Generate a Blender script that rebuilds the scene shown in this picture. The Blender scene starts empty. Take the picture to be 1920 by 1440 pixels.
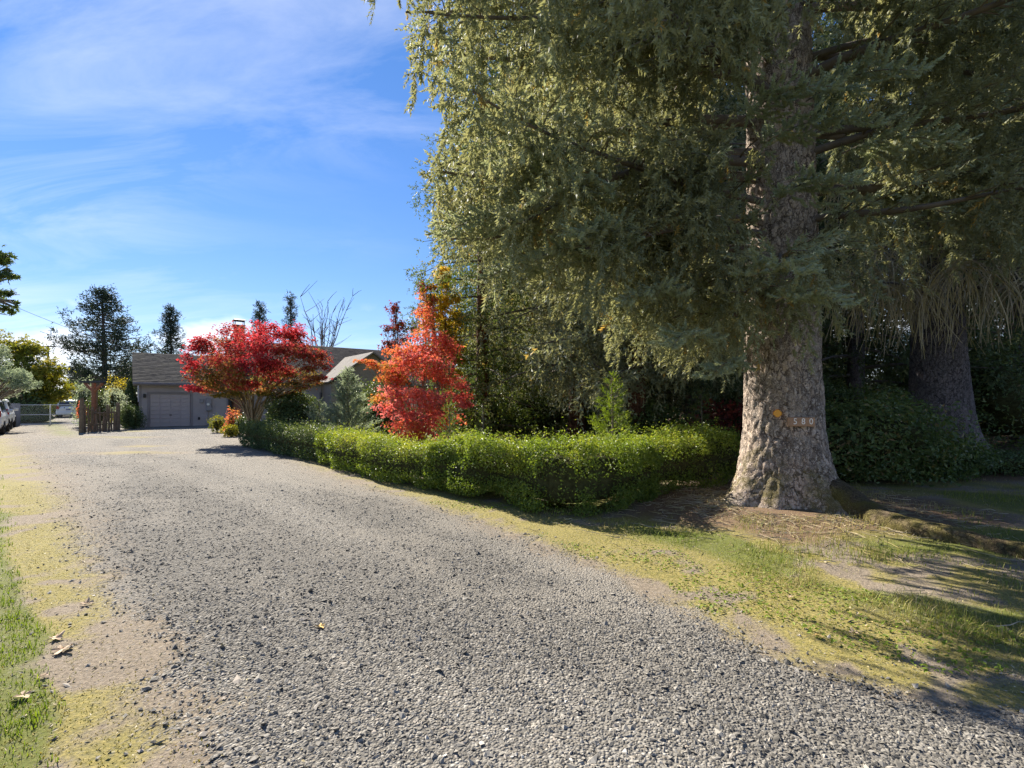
import bpy, math
import numpy as np

# ------------------------------------------------------------------ camera, sky, sun, exposure
SC = bpy.context.scene
COL = SC.collection
R = math.radians
EYE = 1.6
FPX = 907.0            # focal length in pixels of the 1920 px wide photograph
HOR = 752.0            # horizon row
cam_d = bpy.data.cameras.new("camera")
cam = bpy.data.objects.new("camera", cam_d)
COL.objects.link(cam)
cam.location = (0, 0, EYE)
cam.rotation_euler = (R(90), 0, 0)
cam_d.sensor_width = 36.0
cam_d.lens = 36.0 * FPX / 1920.0
cam_d.shift_y = (HOR - 720.0) / 1920.0
cam_d.clip_start = 0.05
cam_d.clip_end = 6000
SC.camera = cam

SUN_AZ = 41.0          # degrees left of the view direction (+Y)
SUN_EL = 36.0
w = bpy.data.worlds.new("World")
SC.world = w
w.use_nodes = True
nt = w.node_tree
nt.nodes.clear()
wo = nt.nodes.new("ShaderNodeOutputWorld")
bg = nt.nodes.new("ShaderNodeBackground")
bg.inputs["Strength"].default_value = 0.0625
sky = nt.nodes.new("ShaderNodeTexSky")
sky.sky_type = 'NISHITA'
sky.sun_disc = False
sky.sun_elevation = R(SUN_EL)
sky.sun_rotation = R(-SUN_AZ)
sky.air_density = 1.0
sky.dust_density = 0.0
sky.ozone_density = 1.6


def wnode(t, **kw):
    n = nt.nodes.new(t)
    for k, v in kw.items():
        setattr(n, k, v)
    return n


def wmath(op, a, b=None, clamp=False):
    n = nt.nodes.new("ShaderNodeMath")
    n.operation = op
    n.use_clamp = clamp
    for i, x in enumerate((a, b)):
        if x is None:
            continue
        if hasattr(x, "is_linked"):
            nt.links.new(x, n.inputs[i])
        else:
            n.inputs[i].default_value = x
    return n.outputs[0]


tc = wnode("ShaderNodeTexCoord")
sep = wnode("ShaderNodeSeparateXYZ")
nt.links.new(tc.outputs["Generated"], sep.inputs[0])
zc = wmath('MAXIMUM', sep.outputs[2], 0.0)
den = wmath('ADD', zc, 0.22)
ux = wmath('DIVIDE', sep.outputs[0], den)
uy = wmath('DIVIDE', sep.outputs[1], den)
cmb = wnode("ShaderNodeCombineXYZ")
nt.links.new(ux, cmb.inputs[0])
nt.links.new(uy, cmb.inputs[1])
mp = wnode("ShaderNodeMapping")
mp.inputs["Location"].default_value = (2.21, 0.52, 0)
mp.inputs["Rotation"].default_value = (0, 0, R(24))
mp.inputs["Scale"].default_value = (0.75, 2.0, 1)
nt.links.new(cmb.outputs[0], mp.inputs[0])
n1 = wnode("ShaderNodeTexNoise")
n1.inputs["Scale"].default_value = 1.5
n1.inputs["Detail"].default_value = 9
n1.inputs["Roughness"].default_value = 0.62
n1.inputs["Distortion"].default_value = 0.9
nt.links.new(mp.outputs[0], n1.inputs["Vector"])
mp2 = wnode("ShaderNodeMapping")
mp2.inputs["Location"].default_value = (1.3, 0.4, 0)
mp2.inputs["Scale"].default_value = (0.55, 0.55, 1)
nt.links.new(cmb.outputs[0], mp2.inputs[0])
n2 = wnode("ShaderNodeTexNoise")
n2.inputs["Scale"].default_value = 1.0
n2.inputs["Detail"].default_value = 2
nt.links.new(mp2.outputs[0], n2.inputs["Vector"])
cir = wmath('MULTIPLY', wmath('SUBTRACT', n1.outputs["Fac"], 0.43, True), 2.6, True)
cir = wmath('MULTIPLY', cir, wmath('MULTIPLY', wmath('SUBTRACT', n2.outputs["Fac"], 0.36, True), 4.0, True))
# low cumulus near the horizon
mp3 = wnode("ShaderNodeMapping")
mp3.inputs["Location"].default_value = (0.35, 0.1, 0.0)
mp3.inputs["Scale"].default_value = (1.0, 1.0, 2.2)
nt.links.new(tc.outputs["Generated"], mp3.inputs[0])
n3 = wnode("ShaderNodeTexNoise")
n3.inputs["Scale"].default_value = 5.0
n3.inputs["Detail"].default_value = 7
n3.inputs["Roughness"].default_value = 0.5
nt.links.new(mp3.outputs[0], n3.inputs["Vector"])
band = wmath('SUBTRACT', 1.0, wmath('MULTIPLY', zc, 5.2), True)
cum = wmath('MULTIPLY', wmath('SUBTRACT', wmath('ADD', n3.outputs["Fac"], wmath('MULTIPLY', band, 0.20)), 0.565, True), 8.0, True)
cum = wmath('MULTIPLY', cum, wmath('MULTIPLY', band, 3.0, True))
cum = wmath('MULTIPLY', cum, wmath('GREATER_THAN', sep.outputs[2], -0.02))
cl = wmath('MAXIMUM', wmath('MULTIPLY', cir, 0.48), wmath('MULTIPLY', cum, 0.85))
mx = wnode("ShaderNodeMix", data_type='RGBA')
nt.links.new(cl, mx.inputs[0])
hs = wnode("ShaderNodeHueSaturation")
hs.inputs["Saturation"].default_value = 1.42
hs.inputs["Value"].default_value = 1.15
gmn = wnode("ShaderNodeGamma")
gmn.inputs[1].default_value = 0.72
nt.links.new(sky.outputs[0], gmn.inputs[0])
nt.links.new(gmn.outputs[0], hs.inputs["Color"])
tn = wnode("ShaderNodeMix", data_type='RGBA', blend_type='MULTIPLY')
tn.inputs[0].default_value = 1.0
tn.inputs[7].default_value = (0.66, 0.705, 0.92, 1)
nt.links.new(hs.outputs[0], tn.inputs[6])
nt.links.new(tn.outputs[2], mx.inputs[6])
mx.inputs[7].default_value = (5.6, 5.7, 6.0, 1)
nt.links.new(mx.outputs[2], bg.inputs["Color"])
nt.links.new(bg.outputs[0], wo.inputs[0])

sun_d = bpy.data.lights.new("sun", 'SUN')
sun_d.energy = 3.55
sun_d.angle = R(0.53)
sun_d.color = (1.0, 0.93, 0.82)
sun = bpy.data.objects.new("sun", sun_d)
COL.objects.link(sun)
sun.rotation_euler = (R(90 - SUN_EL), 0, R(180 + SUN_AZ) + math.pi)
# lamp shines along its local -Z: tilt towards the sun's side
sun.rotation_euler = (R(-(90 - SUN_EL)), 0, R(SUN_AZ))
sun.rotation_mode = 'XYZ'

SC.view_settings.view_transform = 'Standard'
SC.view_settings.look = 'None'
SC.view_settings.exposure = 2.02
SC.view_settings.gamma = 1.0
SC.view_settings.use_curve_mapping = False
SC.render.engine = 'CYCLES'
cy = SC.cycles
cy.max_bounces = 6
cy.diffuse_bounces = 4
cy.glossy_bounces = 2
cy.transmission_bounces = 4
cy.transparent_max_bounces = 6
cy.caustics_reflective = False
cy.caustics_refractive = False
cy.use_denoising = True
cy.denoiser = 'OPENIMAGEDENOISE'
cy.denoising_prefilter = 'NONE'

# ------------------------------------------------------------------ helpers
rng = np.random.default_rng(11)
ORG = {}
TRI = {}


def P(px, py, Y):
    """point of the place seen at photograph pixel (px, py), Y metres ahead"""
    return np.array([(px - 960.0) / FPX * Y, Y, EYE - (py - HOR) / FPX * Y])


def G(px, py):
    """point of the flat ground at photograph pixel"""
    Y = FPX * EYE / (py - HOR)
    return np.array([(px - 960.0) / FPX * Y, Y, 0.0])


def norm(v):
    return v / np.maximum(np.linalg.norm(v, axis=-1, keepdims=True), 1e-9)


def smooth(a, b, x):
    t = np.clip((x - a) / (b - a), 0, 1)
    return t * t * (3 - 2 * t)


def _hash(ix, iy, iz, seed):
    h = (ix.astype(np.int64) * 374761393 + iy.astype(np.int64) * 668265263 + iz.astype(np.int64) * 2147483647 + seed * 974711) & 0x7fffffff
    h = ((h ^ (h >> 13)) * 1274126177) & 0x7fffffff
    h = (h ^ (h >> 16)) & 0xffffff
    return h / float(0xffffff)


def noise3(x, y, z, seed=0):
    ix, iy, iz = np.floor(x), np.floor(y), np.floor(z)
    fx, fy, fz = x - ix, y - iy, z - iz
    fx, fy, fz = [f * f * (3 - 2 * f) for f in (fx, fy, fz)]
    r = 0
    for dx in (0, 1):
        for dy in (0, 1):
            for dz in (0, 1):
                wgt = (fx if dx else 1 - fx) * (fy if dy else 1 - fy) * (fz if dz else 1 - fz)
                r = r + wgt * _hash(ix + dx, iy + dy, iz + dz, seed)
    return r


def fbm(x, y, z=None, seed=0, oct=4):
    z = np.zeros_like(x) if z is None else z
    a, s, t = 0.5, 0, 0
    for o in range(oct):
        s = s + a * noise3(x * 2 ** o, y * 2 ** o, z * 2 ** o, seed + o * 17)
        t += a
        a *= 0.5
    return s / t


def cellnoise(x, y, z, seed=0):
    """distance to the nearest and second nearest feature point"""
    ix, iy, iz = np.floor(x), np.floor(y), np.floor(z)
    d1 = np.full_like(x, 9.0)
    d2 = np.full_like(x, 9.0)
    for dx in (-1, 0, 1):
        for dy in (-1, 0, 1):
            for dz in (-1, 0, 1):
                cx, cy_, cz = ix + dx, iy + dy, iz + dz
                px = cx + _hash(cx, cy_, cz, seed)
                py = cy_ + _hash(cx, cy_, cz, seed + 5)
                pz = cz + _hash(cx, cy_, cz, seed + 9)
                d = np.sqrt((px - x) ** 2 + (py - y) ** 2 + (pz - z) ** 2)
                m = d < d1
                d2 = np.where(m, d1, np.minimum(d2, d))
                d1 = np.where(m, d, d1)
    return d1, d2


class Geo:
    """collects triangles"""

    def __init__(self):
        self.V, self.F, self.T, self.n = [], [], [], 0

    def add(self, V, F, T=None):
        V = np.asarray(V, float).reshape(-1, 3)
        F = np.asarray(F, int)
        if F.shape[-1] == 4:
            F = np.concatenate([F[:, [0, 1, 2]], F[:, [0, 2, 3]]])
        self.V.append(V)
        self.F.append(F + self.n)
        self.T.append(np.full(len(V), 0.5) if T is None else np.broadcast_to(np.asarray(T, float), (len(V),)))
        self.n += len(V)
        return self

    def get(self):
        return np.concatenate(self.V), np.concatenate(self.F), np.concatenate(self.T)


def mesh(name, V, F, T=None, smooth_=False):
    V = np.ascontiguousarray(V, dtype=np.float32)
    F = np.ascontiguousarray(F, dtype=np.int32)
    me = bpy.data.meshes.new(name)
    k = F.shape[1]
    me.vertices.add(len(V))
    me.vertices.foreach_set("co", V.ravel())
    me.loops.add(F.size)
    me.loops.foreach_set("vertex_index", F.ravel())
    me.polygons.add(len(F))
    me.polygons.foreach_set("loop_start", np.arange(0, F.size, k, dtype=np.int32))
    me.polygons.foreach_set("use_smooth", np.full(len(F), bool(smooth_)))
    me.update(calc_edges=True)
    if T is not None:
        a = me.attributes.new("tint", 'FLOAT', 'POINT')
        a.data.foreach_set("value", np.ascontiguousarray(T, dtype=np.float32))
    TRI[name] = TRI.get(name, 0) + len(F) * (k - 2)
    return me


def mk(name, geo, mat, parent=None, local=False, smooth_=False):
    """one mesh object; world coordinates in, stored relative to its thing's base"""
    V, F, T = geo.get() if isinstance(geo, Geo) else geo
    V = np.asarray(V, float)
    if parent is not None:
        o0 = ORG[parent.as_pointer()]
        if not local:
            V = V - o0
    else:
        o0 = np.zeros(3)
    ob = bpy.data.objects.new(name, mesh(name, V, F, T, smooth_))
    if mat is not None:
        ob.data.materials.append(mat)
    COL.objects.link(ob)
    if parent is not None:
        ob.parent = parent
    ORG[ob.as_pointer()] = o0
    return ob


def tag(o, label=None, cat=None, group=None, kind=None):
    if label:
        o["label"] = label
    if cat:
        o["category"] = cat
    if group:
        o["group"] = group
    if kind:
        o["kind"] = kind
    return o


def thing(name, label, cat, loc=(0, 0, 0), group=None, rz=0.0):
    o = bpy.data.objects.new(name, None)
    o.empty_display_size = 0.2
    COL.objects.link(o)
    o.location = loc
    o.rotation_euler = (0, 0, rz)
    ORG[o.as_pointer()] = np.array(loc, float)
    return tag(o, label, cat, group)


def copy_tree(o, parent=None):
    c = o.copy()
    COL.objects.link(c)
    c.parent = parent
    for ch in list(o.children):
        copy_tree(ch, c)
    return c


def dup(o, loc, rz, s, label, group=None):
    c = copy_tree(o)
    c.location = loc
    c.rotation_euler = (0, 0, rz)
    c.scale = (s, s, s) if not hasattr(s, "__len__") else s
    return tag(c, label, None, group)


def box(x0, x1, y0, y1, z0, z1):
    V = np.array([[x, y, z] for z in (z0, z1) for y in (y0, y1) for x in (x0, x1)], float)
    F = np.array([[0, 2, 3, 1], [4, 5, 7, 6], [0, 1, 5, 4], [2, 6, 7, 3], [0, 4, 6, 2], [1, 3, 7, 5]])
    return V, F


def bbox(x0, x1, y0, y1, z0, z1, b=0.01):
    """box with chamfered edges"""
    pts = []
    c = np.array([(x0 + x1) / 2, (y0 + y1) / 2, (z0 + z1) / 2])
    h = np.array([(x1 - x0) / 2, (y1 - y0) / 2, (z1 - z0) / 2])
    V = []
    idx = {}
    for sx in (-1, 1):
        for sy in (-1, 1):
            for sz in (-1, 1):
                s = np.array([sx, sy, sz])
                for ax in range(3):
                    hh = h - b
                    hh = hh.copy()
                    hh[ax] = h[ax]
                    idx[(sx, sy, sz, ax)] = len(V)
                    V.append(c + s * hh)
    F = []
    for ax in range(3):
        o = [a for a in range(3) if a != ax]
        for s in (-1, 1):
            q = []
            for (a, bb) in ((-1, -1), (1, -1), (1, 1), (-1, 1)):
                k = [0, 0, 0]
                k[ax] = s
                k[o[0]] = a
                k[o[1]] = bb
                q.append(idx[(k[0], k[1], k[2], ax)])
            F.append(q)
    for ax in range(3):
        o = [a for a in range(3) if a != ax]
        for a in (-1, 1):
            for bb in (-1, 1):
                k0 = [0, 0, 0]
                k0[o[0]], k0[o[1]] = a, bb
                q = []
                for (s, face) in ((-1, o[0]), (1, o[0]), (1, o[1]), (-1, o[1])):
                    k = list(k0)
                    k[ax] = s
                    q.append(idx[(k[0], k[1], k[2], face)])
                F.append(q)
    F3 = []
    for sx in (-1, 1):
        for sy in (-1, 1):
            for sz in (-1, 1):
                F3.append([idx[(sx, sy, sz, a)] for a in (0, 1, 2, 2)])
    return np.array(V), np.array(F + F3)


def tubes(Pn, Rn, sides=5, cap=False):
    """batch of tapered tubes: Pn (B,N,3), Rn (B,N)"""
    Pn = np.asarray(Pn, float)
    Rn = np.asarray(Rn, float)
    if Pn.ndim == 2:
        Pn, Rn = Pn[None], Rn[None]
    B, N, _ = Pn.shape
    t = norm(np.gradient(Pn, axis=1))
    ref = np.where(np.abs(t[:, :1, 2:3]) > 0.8, np.array([1.0, 0.1, 0]), np.array([0, 0.1, 1.0]))
    s = norm(np.cross(t, np.broadcast_to(ref, t.shape)))
    u = np.cross(s, t)
    a = np.arange(sides) * 2 * math.pi / sides
    ring = s[:, :, None, :] * np.cos(a)[None, None, :, None] + u[:, :, None, :] * np.sin(a)[None, None, :, None]
    V = Pn[:, :, None, :] + ring * Rn[:, :, None, None]
    i = np.arange(N - 1)[:, None] * sides
    j = np.arange(sides)[None, :]
    j2 = (j + 1) % sides
    q = np.stack([i + j, i + j2, i + sides + j2, i + sides + j], -1).reshape(-1, 4)
    F = (np.arange(B)[:, None, None] * (N * sides) + q[None]).reshape(-1, 4)
    if cap and sides > 3:
        for b in range(B):
            o = b * N * sides + (N - 1) * sides
            F = np.concatenate([F, [[o, o + 1, o + 2, o + 2]] + [[o, o + k, o + k + 1, o + k + 1] for k in range(2, sides - 1)]])
    return V.reshape(-1, 3), F


def shoots(pos, d, L, W, K, tint, r=rng, fwd=0.35, dl=0.10):
    """needle-covered shoots: K long thin triangles bristling from each axis"""
    B = len(pos)
    d = norm(d)
    ref = norm(r.normal(size=(B, 3)))
    s = norm(np.cross(d, ref))
    u = np.cross(d, s)
    t = (np.arange(K)[None, :] + r.uniform(0, 1, (B, K))) / K
    th = np.arange(K)[None, :] * 2.4 + r.uniform(0, 6.28, (B, 1)) + r.uniform(-.4, .4, (B, K))
    rad = s[:, None, :] * np.cos(th)[..., None] + u[:, None, :] * np.sin(th)[..., None]
    ax = pos[:, None, :] + d[:, None, :] * (t * L[:, None])[..., None]
    k = L[:, None, None] * dl
    taper = (1 - 0.45 * t)[..., None]
    v0 = ax - d[:, None, :] * k
    v1 = ax + d[:, None, :] * k
    v2 = ax + d[:, None, :] * (W[:, None, None] * fwd * 2.2) + rad * W[:, None, None] * taper
    V = np.stack([v0, v1, v2], 2).reshape(-1, 3)
    F = np.arange(len(V)).reshape(-1, 3)
    T = np.repeat(tint, K * 3)
    return V, F, T


def bristles(pos, d, L, W, K, tint, r=rng, bend=0.25, fat=0.20):
    """curved shoots densely set with K fine forward-pointing needle tufts"""
    B = len(pos)
    d = norm(d)
    s = norm(np.cross(d, norm(r.normal(size=(B, 3)))))
    u = np.cross(d, s)
    bv = np.array([0, 0, 1.0]) * bend
    t = (np.arange(K)[None, :] + r.uniform(0, 1, (B, K))) / K
    th = np.arange(K)[None, :] * 2.4 + r.uniform(0, 6.28, (B, 1)) + r.normal(0, .25, (B, K))
    rad = s[:, None, :] * np.cos(th)[..., None] + u[:, None, :] * np.sin(th)[..., None]
    tan = norm(np.cross(d[:, None, :], rad))
    ax = pos[:, None, :] + d[:, None, :] * (t * L[:, None])[..., None] + bv * (t ** 2 * L[:, None])[..., None]
    wd = (W[:, None, None] * fat)
    v2 = ax + d[:, None, :] * (W[:, None, None] * r.uniform(.5, 1.1, (B, K, 1))) + rad * W[:, None, None] * (1.0 - 0.45 * t)[..., None]
    V = np.stack([ax - tan * wd - d[:, None, :] * wd, ax + tan * wd + d[:, None, :] * wd, v2], 2).reshape(-1, 3)
    F = np.arange(len(V)).reshape(-1, 3)
    tt_ = tint[:, None] + 0.05 * (t - 0.5) + r.normal(0, 0.02, (B, K))
    return V, F, np.repeat(np.clip(tt_, 0, 1).ravel(), 3)


def leaves(pos, nrm, L, W, tint, r=rng, fold=0.25):
    """folded diamond leaves"""
    B = len(pos)
    n = norm(nrm)
    d = norm(np.cross(n, norm(r.normal(size=(B, 3)))))
    s = np.cross(n, d)
    L = np.broadcast_to(L, (B,))[:, None]
    W = np.broadcast_to(W, (B,))[:, None]
    a = pos - d * L * .5
    b = pos + d * L * .5
    c = pos + s * W * .5 + n * W * fold - d * L * .06
    e = pos - s * W * .5 + n * W * fold - d * L * .06
    V = np.stack([a, c, b, e], 1).reshape(-1, 3)
    o = np.arange(B)[:, None] * 4
    F = np.concatenate([o + np.array([[0, 1, 2]]), o + np.array([[0, 2, 3]])])
    return V, F, np.repeat(tint, 4)


def lobed(pos, nrm, L, tint, r=rng, lobes=3):
    """palmate leaves: narrow lobes fanned from the stalk"""
    B = len(pos)
    n = norm(nrm)
    d = norm(np.cross(n, norm(r.normal(size=(B, 3)))))
    s = np.cross(n, d)
    L = np.broadcast_to(L, (B,))[:, None]
    Vs = []
    angs = np.linspace(-1.15, 1.15, lobes)
    for k, a in enumerate(angs):
        dd = d * math.cos(a) + s * math.sin(a)
        ss = -d * math.sin(a) + s * math.cos(a)
        l = L * (1.0 - 0.25 * abs(a))
        c0 = pos + dd * l * .30 + ss * l * .19 + n * l * .04
        c1 = pos + dd * l * .30 - ss * l * .19 + n * l * .04
        tip = pos + dd * l - n * l * r.uniform(0, .25, (B, 1))
        Vs.append(np.stack([pos - dd * l * .05, c1, tip, c0], 1))
    V = np.stack(Vs, 1).reshape(-1, 3)
    o = np.arange(B * lobes)[:, None] * 4
    F = np.concatenate([o + np.array([[0, 1, 2]]), o + np.array([[0, 2, 3]])])
    return V, F, np.repeat(tint, 4 * lobes)


def sphere_pts(n, r=rng):
    return norm(r.normal(size=(n, 3)))


# ------------------------------------------------------------------ materials
def nodes(name):
    m = bpy.data.materials.new(name)
    m.use_nodes = True
    t = m.node_tree
    t.nodes.clear()
    out = t.nodes.new("ShaderNodeOutputMaterial")
    return m, t, out


def N(t, typ, props=None, **ins):
    n = t.nodes.new(typ)
    for k, v in (props or {}).items():
        setattr(n, k, v)
    for k, v in ins.items():
        k = k.replace("_", " ")
        sock = n.inputs[int(k[1:])] if k[0] == 'i' and k[1:].isdigit() else n.inputs[k]
        if hasattr(v, "is_linked"):
            t.links.new(v, sock)
        else:
            sock.default_value = v
    return n


def c4(c):
    return (c[0], c[1], c[2], 1.0)


def ramp(t, fac, stops):
    n = t.nodes.new("ShaderNodeValToRGB")
    e = n.color_ramp.elements
    while len(e) < len(stops):
        e.new(0.5)
    for i, (p, c) in enumerate(stops):
        e[i].position = p
        e[i].color = c4(c) if hasattr(c, "__len__") else (c, c, c, 1)
    t.links.new(fac, n.inputs[0])
    return n.outputs[0]


def mixc(t, fac, a, b, typ='MIX'):
    n = t.nodes.new("ShaderNodeMix")
    n.data_type = 'RGBA'
    n.blend_type = typ
    for s, v in ((n.inputs[0], fac), (n.inputs[6], a), (n.inputs[7], b)):
        if hasattr(v, "is_linked"):
            t.links.new(v, s)
        else:
            s.default_value = v if not hasattr(v, "__len__") else c4(v)
    return n.outputs[2]


def mth(t, op, a, b=0.0, clamp=False):
    n = t.nodes.new("ShaderNodeMath")
    n.operation = op
    n.use_clamp = clamp
    for s, v in zip(n.inputs, (a, b)):
        if hasattr(v, "is_linked"):
            t.links.new(v, s)
        else:
            s.default_value = v
    return n.outputs[0]


def leaf_mat(name, stops, transl=0.4, warm=(1.25, 1.15, 0.55), rough=0.6, spec=0.2):
    m, t, out = nodes(name)
    at = N(t, "ShaderNodeAttribute", {"attribute_name": "tint"})
    col = ramp(t, at.outputs["Fac"], stops)
    p = N(t, "ShaderNodeBsdfPrincipled", Base_Color=col, Roughness=rough)
    p.inputs["Specular IOR Level"].default_value = spec
    tr = N(t, "ShaderNodeBsdfTranslucent", Color=mixc(t, 1.0, col, warm, 'MULTIPLY'))
    ms = N(t, "ShaderNodeMixShader", i0=transl, i1=p.outputs[0], i2=tr.outputs[0])
    t.links.new(ms.outputs[0], out.inputs[0])
    return m


def plain(name, col, rough=0.6, var=0.15, scale=6.0, metal=0.0, bump=0.0, bscale=40.0, spec=0.4):
    m, t, out = nodes(name)
    tcn = N(t, "ShaderNodeTexCoord")
    nz = N(t, "ShaderNodeTexNoise", Vector=tcn.outputs["Object"], Scale=scale, Detail=6.0, Roughness=0.6)
    c0 = tuple(x * (1 - var) for x in col)
    c1 = tuple(min(1, x * (1 + var)) for x in col)
    cc = ramp(t, nz.outputs["Fac"], [(0.3, c0), (0.7, c1)])
    p = N(t, "ShaderNodeBsdfPrincipled", Base_Color=cc, Roughness=rough, Metallic=metal)
    p.inputs["Specular IOR Level"].default_value = spec
    if bump:
        nb = N(t, "ShaderNodeTexNoise", Vector=tcn.outputs["Object"], Scale=bscale, Detail=5.0)
        b = N(t, "ShaderNodeBump", Strength=bump, Distance=0.02, Height=nb.outputs["Fac"])
        t.links.new(b.outputs[0], p.inputs["Normal"])
    t.links.new(p.outputs[0], out.inputs[0])
    return m


def bark_mat(name, c_plate, c_crack, c_alt, moss=None, scale=14.0, zs=0.36, bump=1.0, crackw=0.12):
    m, t, out = nodes(name)
    tcn = N(t, "ShaderNodeTexCoord")
    wn = N(t, "ShaderNodeTexNoise", Vector=tcn.outputs["Object"], Scale=7.0, Detail=5.0, Roughness=0.7)
    wv = N(t, "ShaderNodeVectorMath", {"operation": 'MULTIPLY_ADD'})
    t.links.new(wn.outputs["Color"], wv.inputs[0])
    wv.inputs[1].default_value = (0.22, 0.22, 0.30)
    t.links.new(tcn.outputs["Object"], wv.inputs[2])
    mpn = N(t, "ShaderNodeMapping", Vector=wv.outputs[0])
    mpn.inputs["Scale"].default_value = (1, 1, zs)
    vo = N(t, "ShaderNodeTexVoronoi", {"feature": 'DISTANCE_TO_EDGE'}, Vector=mpn.outputs[0], Scale=scale)
    vo2 = N(t, "ShaderNodeTexVoronoi", {"feature": 'DISTANCE_TO_EDGE'}, Vector=mpn.outputs[0], Scale=scale * 2.7)
    vc = N(t, "ShaderNodeTexVoronoi", Vector=mpn.outputs[0], Scale=scale)
    nz = N(t, "ShaderNodeTexNoise", Vector=tcn.outputs["Object"], Scale=2.2, Detail=9.0, Roughness=0.7)
    nf = N(t, "ShaderNodeTexNoise", Vector=tcn.outputs["Object"], Scale=38.0, Detail=7.0, Roughness=0.75)
    # cracks come and go along their length
    brk = ramp(t, wn.outputs["Fac"], [(0.38, 0.25), (0.58, 1.0)])
    crack = mth(t, 'SUBTRACT', 1.0, mth(t, 'MULTIPLY', ramp(t, vo.outputs["Distance"], [(0.0, 1.0), (crackw, 0.0)]), brk))
    crack2 = mth(t, 'SUBTRACT', 1.0, mth(t, 'MULTIPLY', ramp(t, vo2.outputs["Distance"], [(0.0, 0.55), (0.10, 0.0)]), ramp(t, nz.outputs["Fac"], [(0.42, 0.0), (0.6, 1.0)])))
    cr = mth(t, 'MULTIPLY', crack, crack2)
    sepc = N(t, "ShaderNodeSeparateColor", Color=vc.outputs["Color"])
    base = mixc(t, ramp(t, nz.outputs["Fac"], [(0.38, 0.0), (0.64, 1.0)]), c_plate, c_alt)
    base = mixc(t, mth(t, 'MULTIPLY', sepc.outputs[0], 0.30), base, tuple(x * 0.6 for x in c_plate))
    base = mixc(t, ramp(t, nf.outputs["Fac"], [(0.40, 0.45), (0.52, 0.0)]), base, tuple(x * 0.45 for x in c_plate))
    base = mixc(t, ramp(t, nf.outputs["Fac"], [(0.55, 0.0), (0.75, 0.5)]), base, tuple(min(1, x * 1.7) for x in c_alt))
    col = mixc(t, cr, c_crack, base)
    if moss:
        sp = N(t, "ShaderNodeSeparateXYZ", Vector=tcn.outputs["Object"])
        nm = N(t, "ShaderNodeTexNoise", Vector=tcn.outputs["Object"], Scale=3.1, Detail=8.0, Roughness=0.7)
        hgt = mth(t, 'SUBTRACT', 0.62, mth(t, 'MULTIPLY', sp.outputs[2], 0.34), True)
        mk_ = ramp(t, mth(t, 'ADD', nm.outputs["Fac"], mth(t, 'MULTIPLY', hgt, 0.42)), [(0.66, 0.0), (0.82, 0.75)])
        col = mixc(t, mk_, col, moss)
    p = N(t, "ShaderNodeBsdfPrincipled", Base_Color=col, Roughness=0.9)
    p.inputs["Specular IOR Level"].default_value = 0.15
    hh = mth(t, 'ADD', cr, mth(t, 'MULTIPLY', nf.outputs["Fac"], 0.8))
    b = N(t, "ShaderNodeBump", Strength=bump, Distance=0.025, Height=hh)
    t.links.new(b.outputs[0], p.inputs["Normal"])
    t.links.new(p.outputs[0], out.inputs[0])
    return m


M = {}
M['bark_big'] = bark_mat("spruce_bark", (0.53, 0.41, 0.32), (0.10, 0.070, 0.052), (0.61, 0.52, 0.435), moss=(0.17, 0.145, 0.035))
M['root'] = bark_mat("root_bark", (0.22, 0.16, 0.11), (0.06, 0.042, 0.03), (0.14, 0.12, 0.05), moss=(0.17, 0.145, 0.035), scale=20)
M['bark_dark'] = bark_mat("dark_bark", (0.21, 0.17, 0.165), (0.05, 0.04, 0.036), (0.27, 0.24, 0.235), scale=15)
M['bark_red'] = bark_mat("red_bark", (0.20, 0.085, 0.04), (0.05, 0.025, 0.015), (0.16, 0.09, 0.06), scale=9, zs=0.2)
M['twig'] = plain("twig_wood", (0.15, 0.12, 0.085), 0.9, 0.35, 3.0)
M['dead'] = leaf_mat("dead_twigs", [(0.0, (0.34, 0.29, 0.22)), (0.5, (0.32, 0.26, 0.11)), (1.0, (0.50, 0.42, 0.29))], 0.05)
M['limb'] = plain("limb_wood", (0.13, 0.105, 0.085), 0.9, 0.3, 8.0, bump=0.5)
M['stem'] = plain("maple_stem", (0.20, 0.16, 0.10), 0.85, 0.3, 8.0)
M['needle'] = leaf_mat("spruce_needles", [(0.0, (0.15, 0.168, 0.105)), (0.35, (0.235, 0.252, 0.155)), (0.6, (0.31, 0.32, 0.195)), (0.80, (0.31, 0.37, 0.28)), (0.9, (0.36, 0.275, 0.11)), (1.0, (0.50, 0.33, 0.10))], 0.38, (1.25, 1.15, 0.7))
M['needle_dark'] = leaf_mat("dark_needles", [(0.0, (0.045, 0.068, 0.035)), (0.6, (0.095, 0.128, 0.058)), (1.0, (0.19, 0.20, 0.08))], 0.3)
M['cedar'] = leaf_mat("cedar_sprays", [(0.0, (0.055, 0.085, 0.026)), (0.6, (0.110, 0.155, 0.042)), (1.0, (0.22, 0.22, 0.055))], 0.42)
M['blue_needle'] = leaf_mat("grey_green_needles", [(0.0, (0.16, 0.21, 0.14)), (0.6, (0.28, 0.33, 0.235)), (1.0, (0.42, 0.46, 0.34))], 0.45, (1.1, 1.1, 0.85))
M['far_needle'] = leaf_mat("far_pine_needles", [(0.0, (0.022, 0.036, 0.030)), (0.6, (0.042, 0.062, 0.044)), (1.0, (0.085, 0.105, 0.06))], 0.2)
M['box'] = leaf_mat("hedge_leaves", [(0.0, (0.075, 0.120, 0.022)), (0.5, (0.165, 0.225, 0.036)), (0.8, (0.235, 0.29, 0.05)), (1.0, (0.36, 0.36, 0.075))], 0.42, (1.2, 1.2, 0.45), rough=0.45, spec=0.35)
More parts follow.
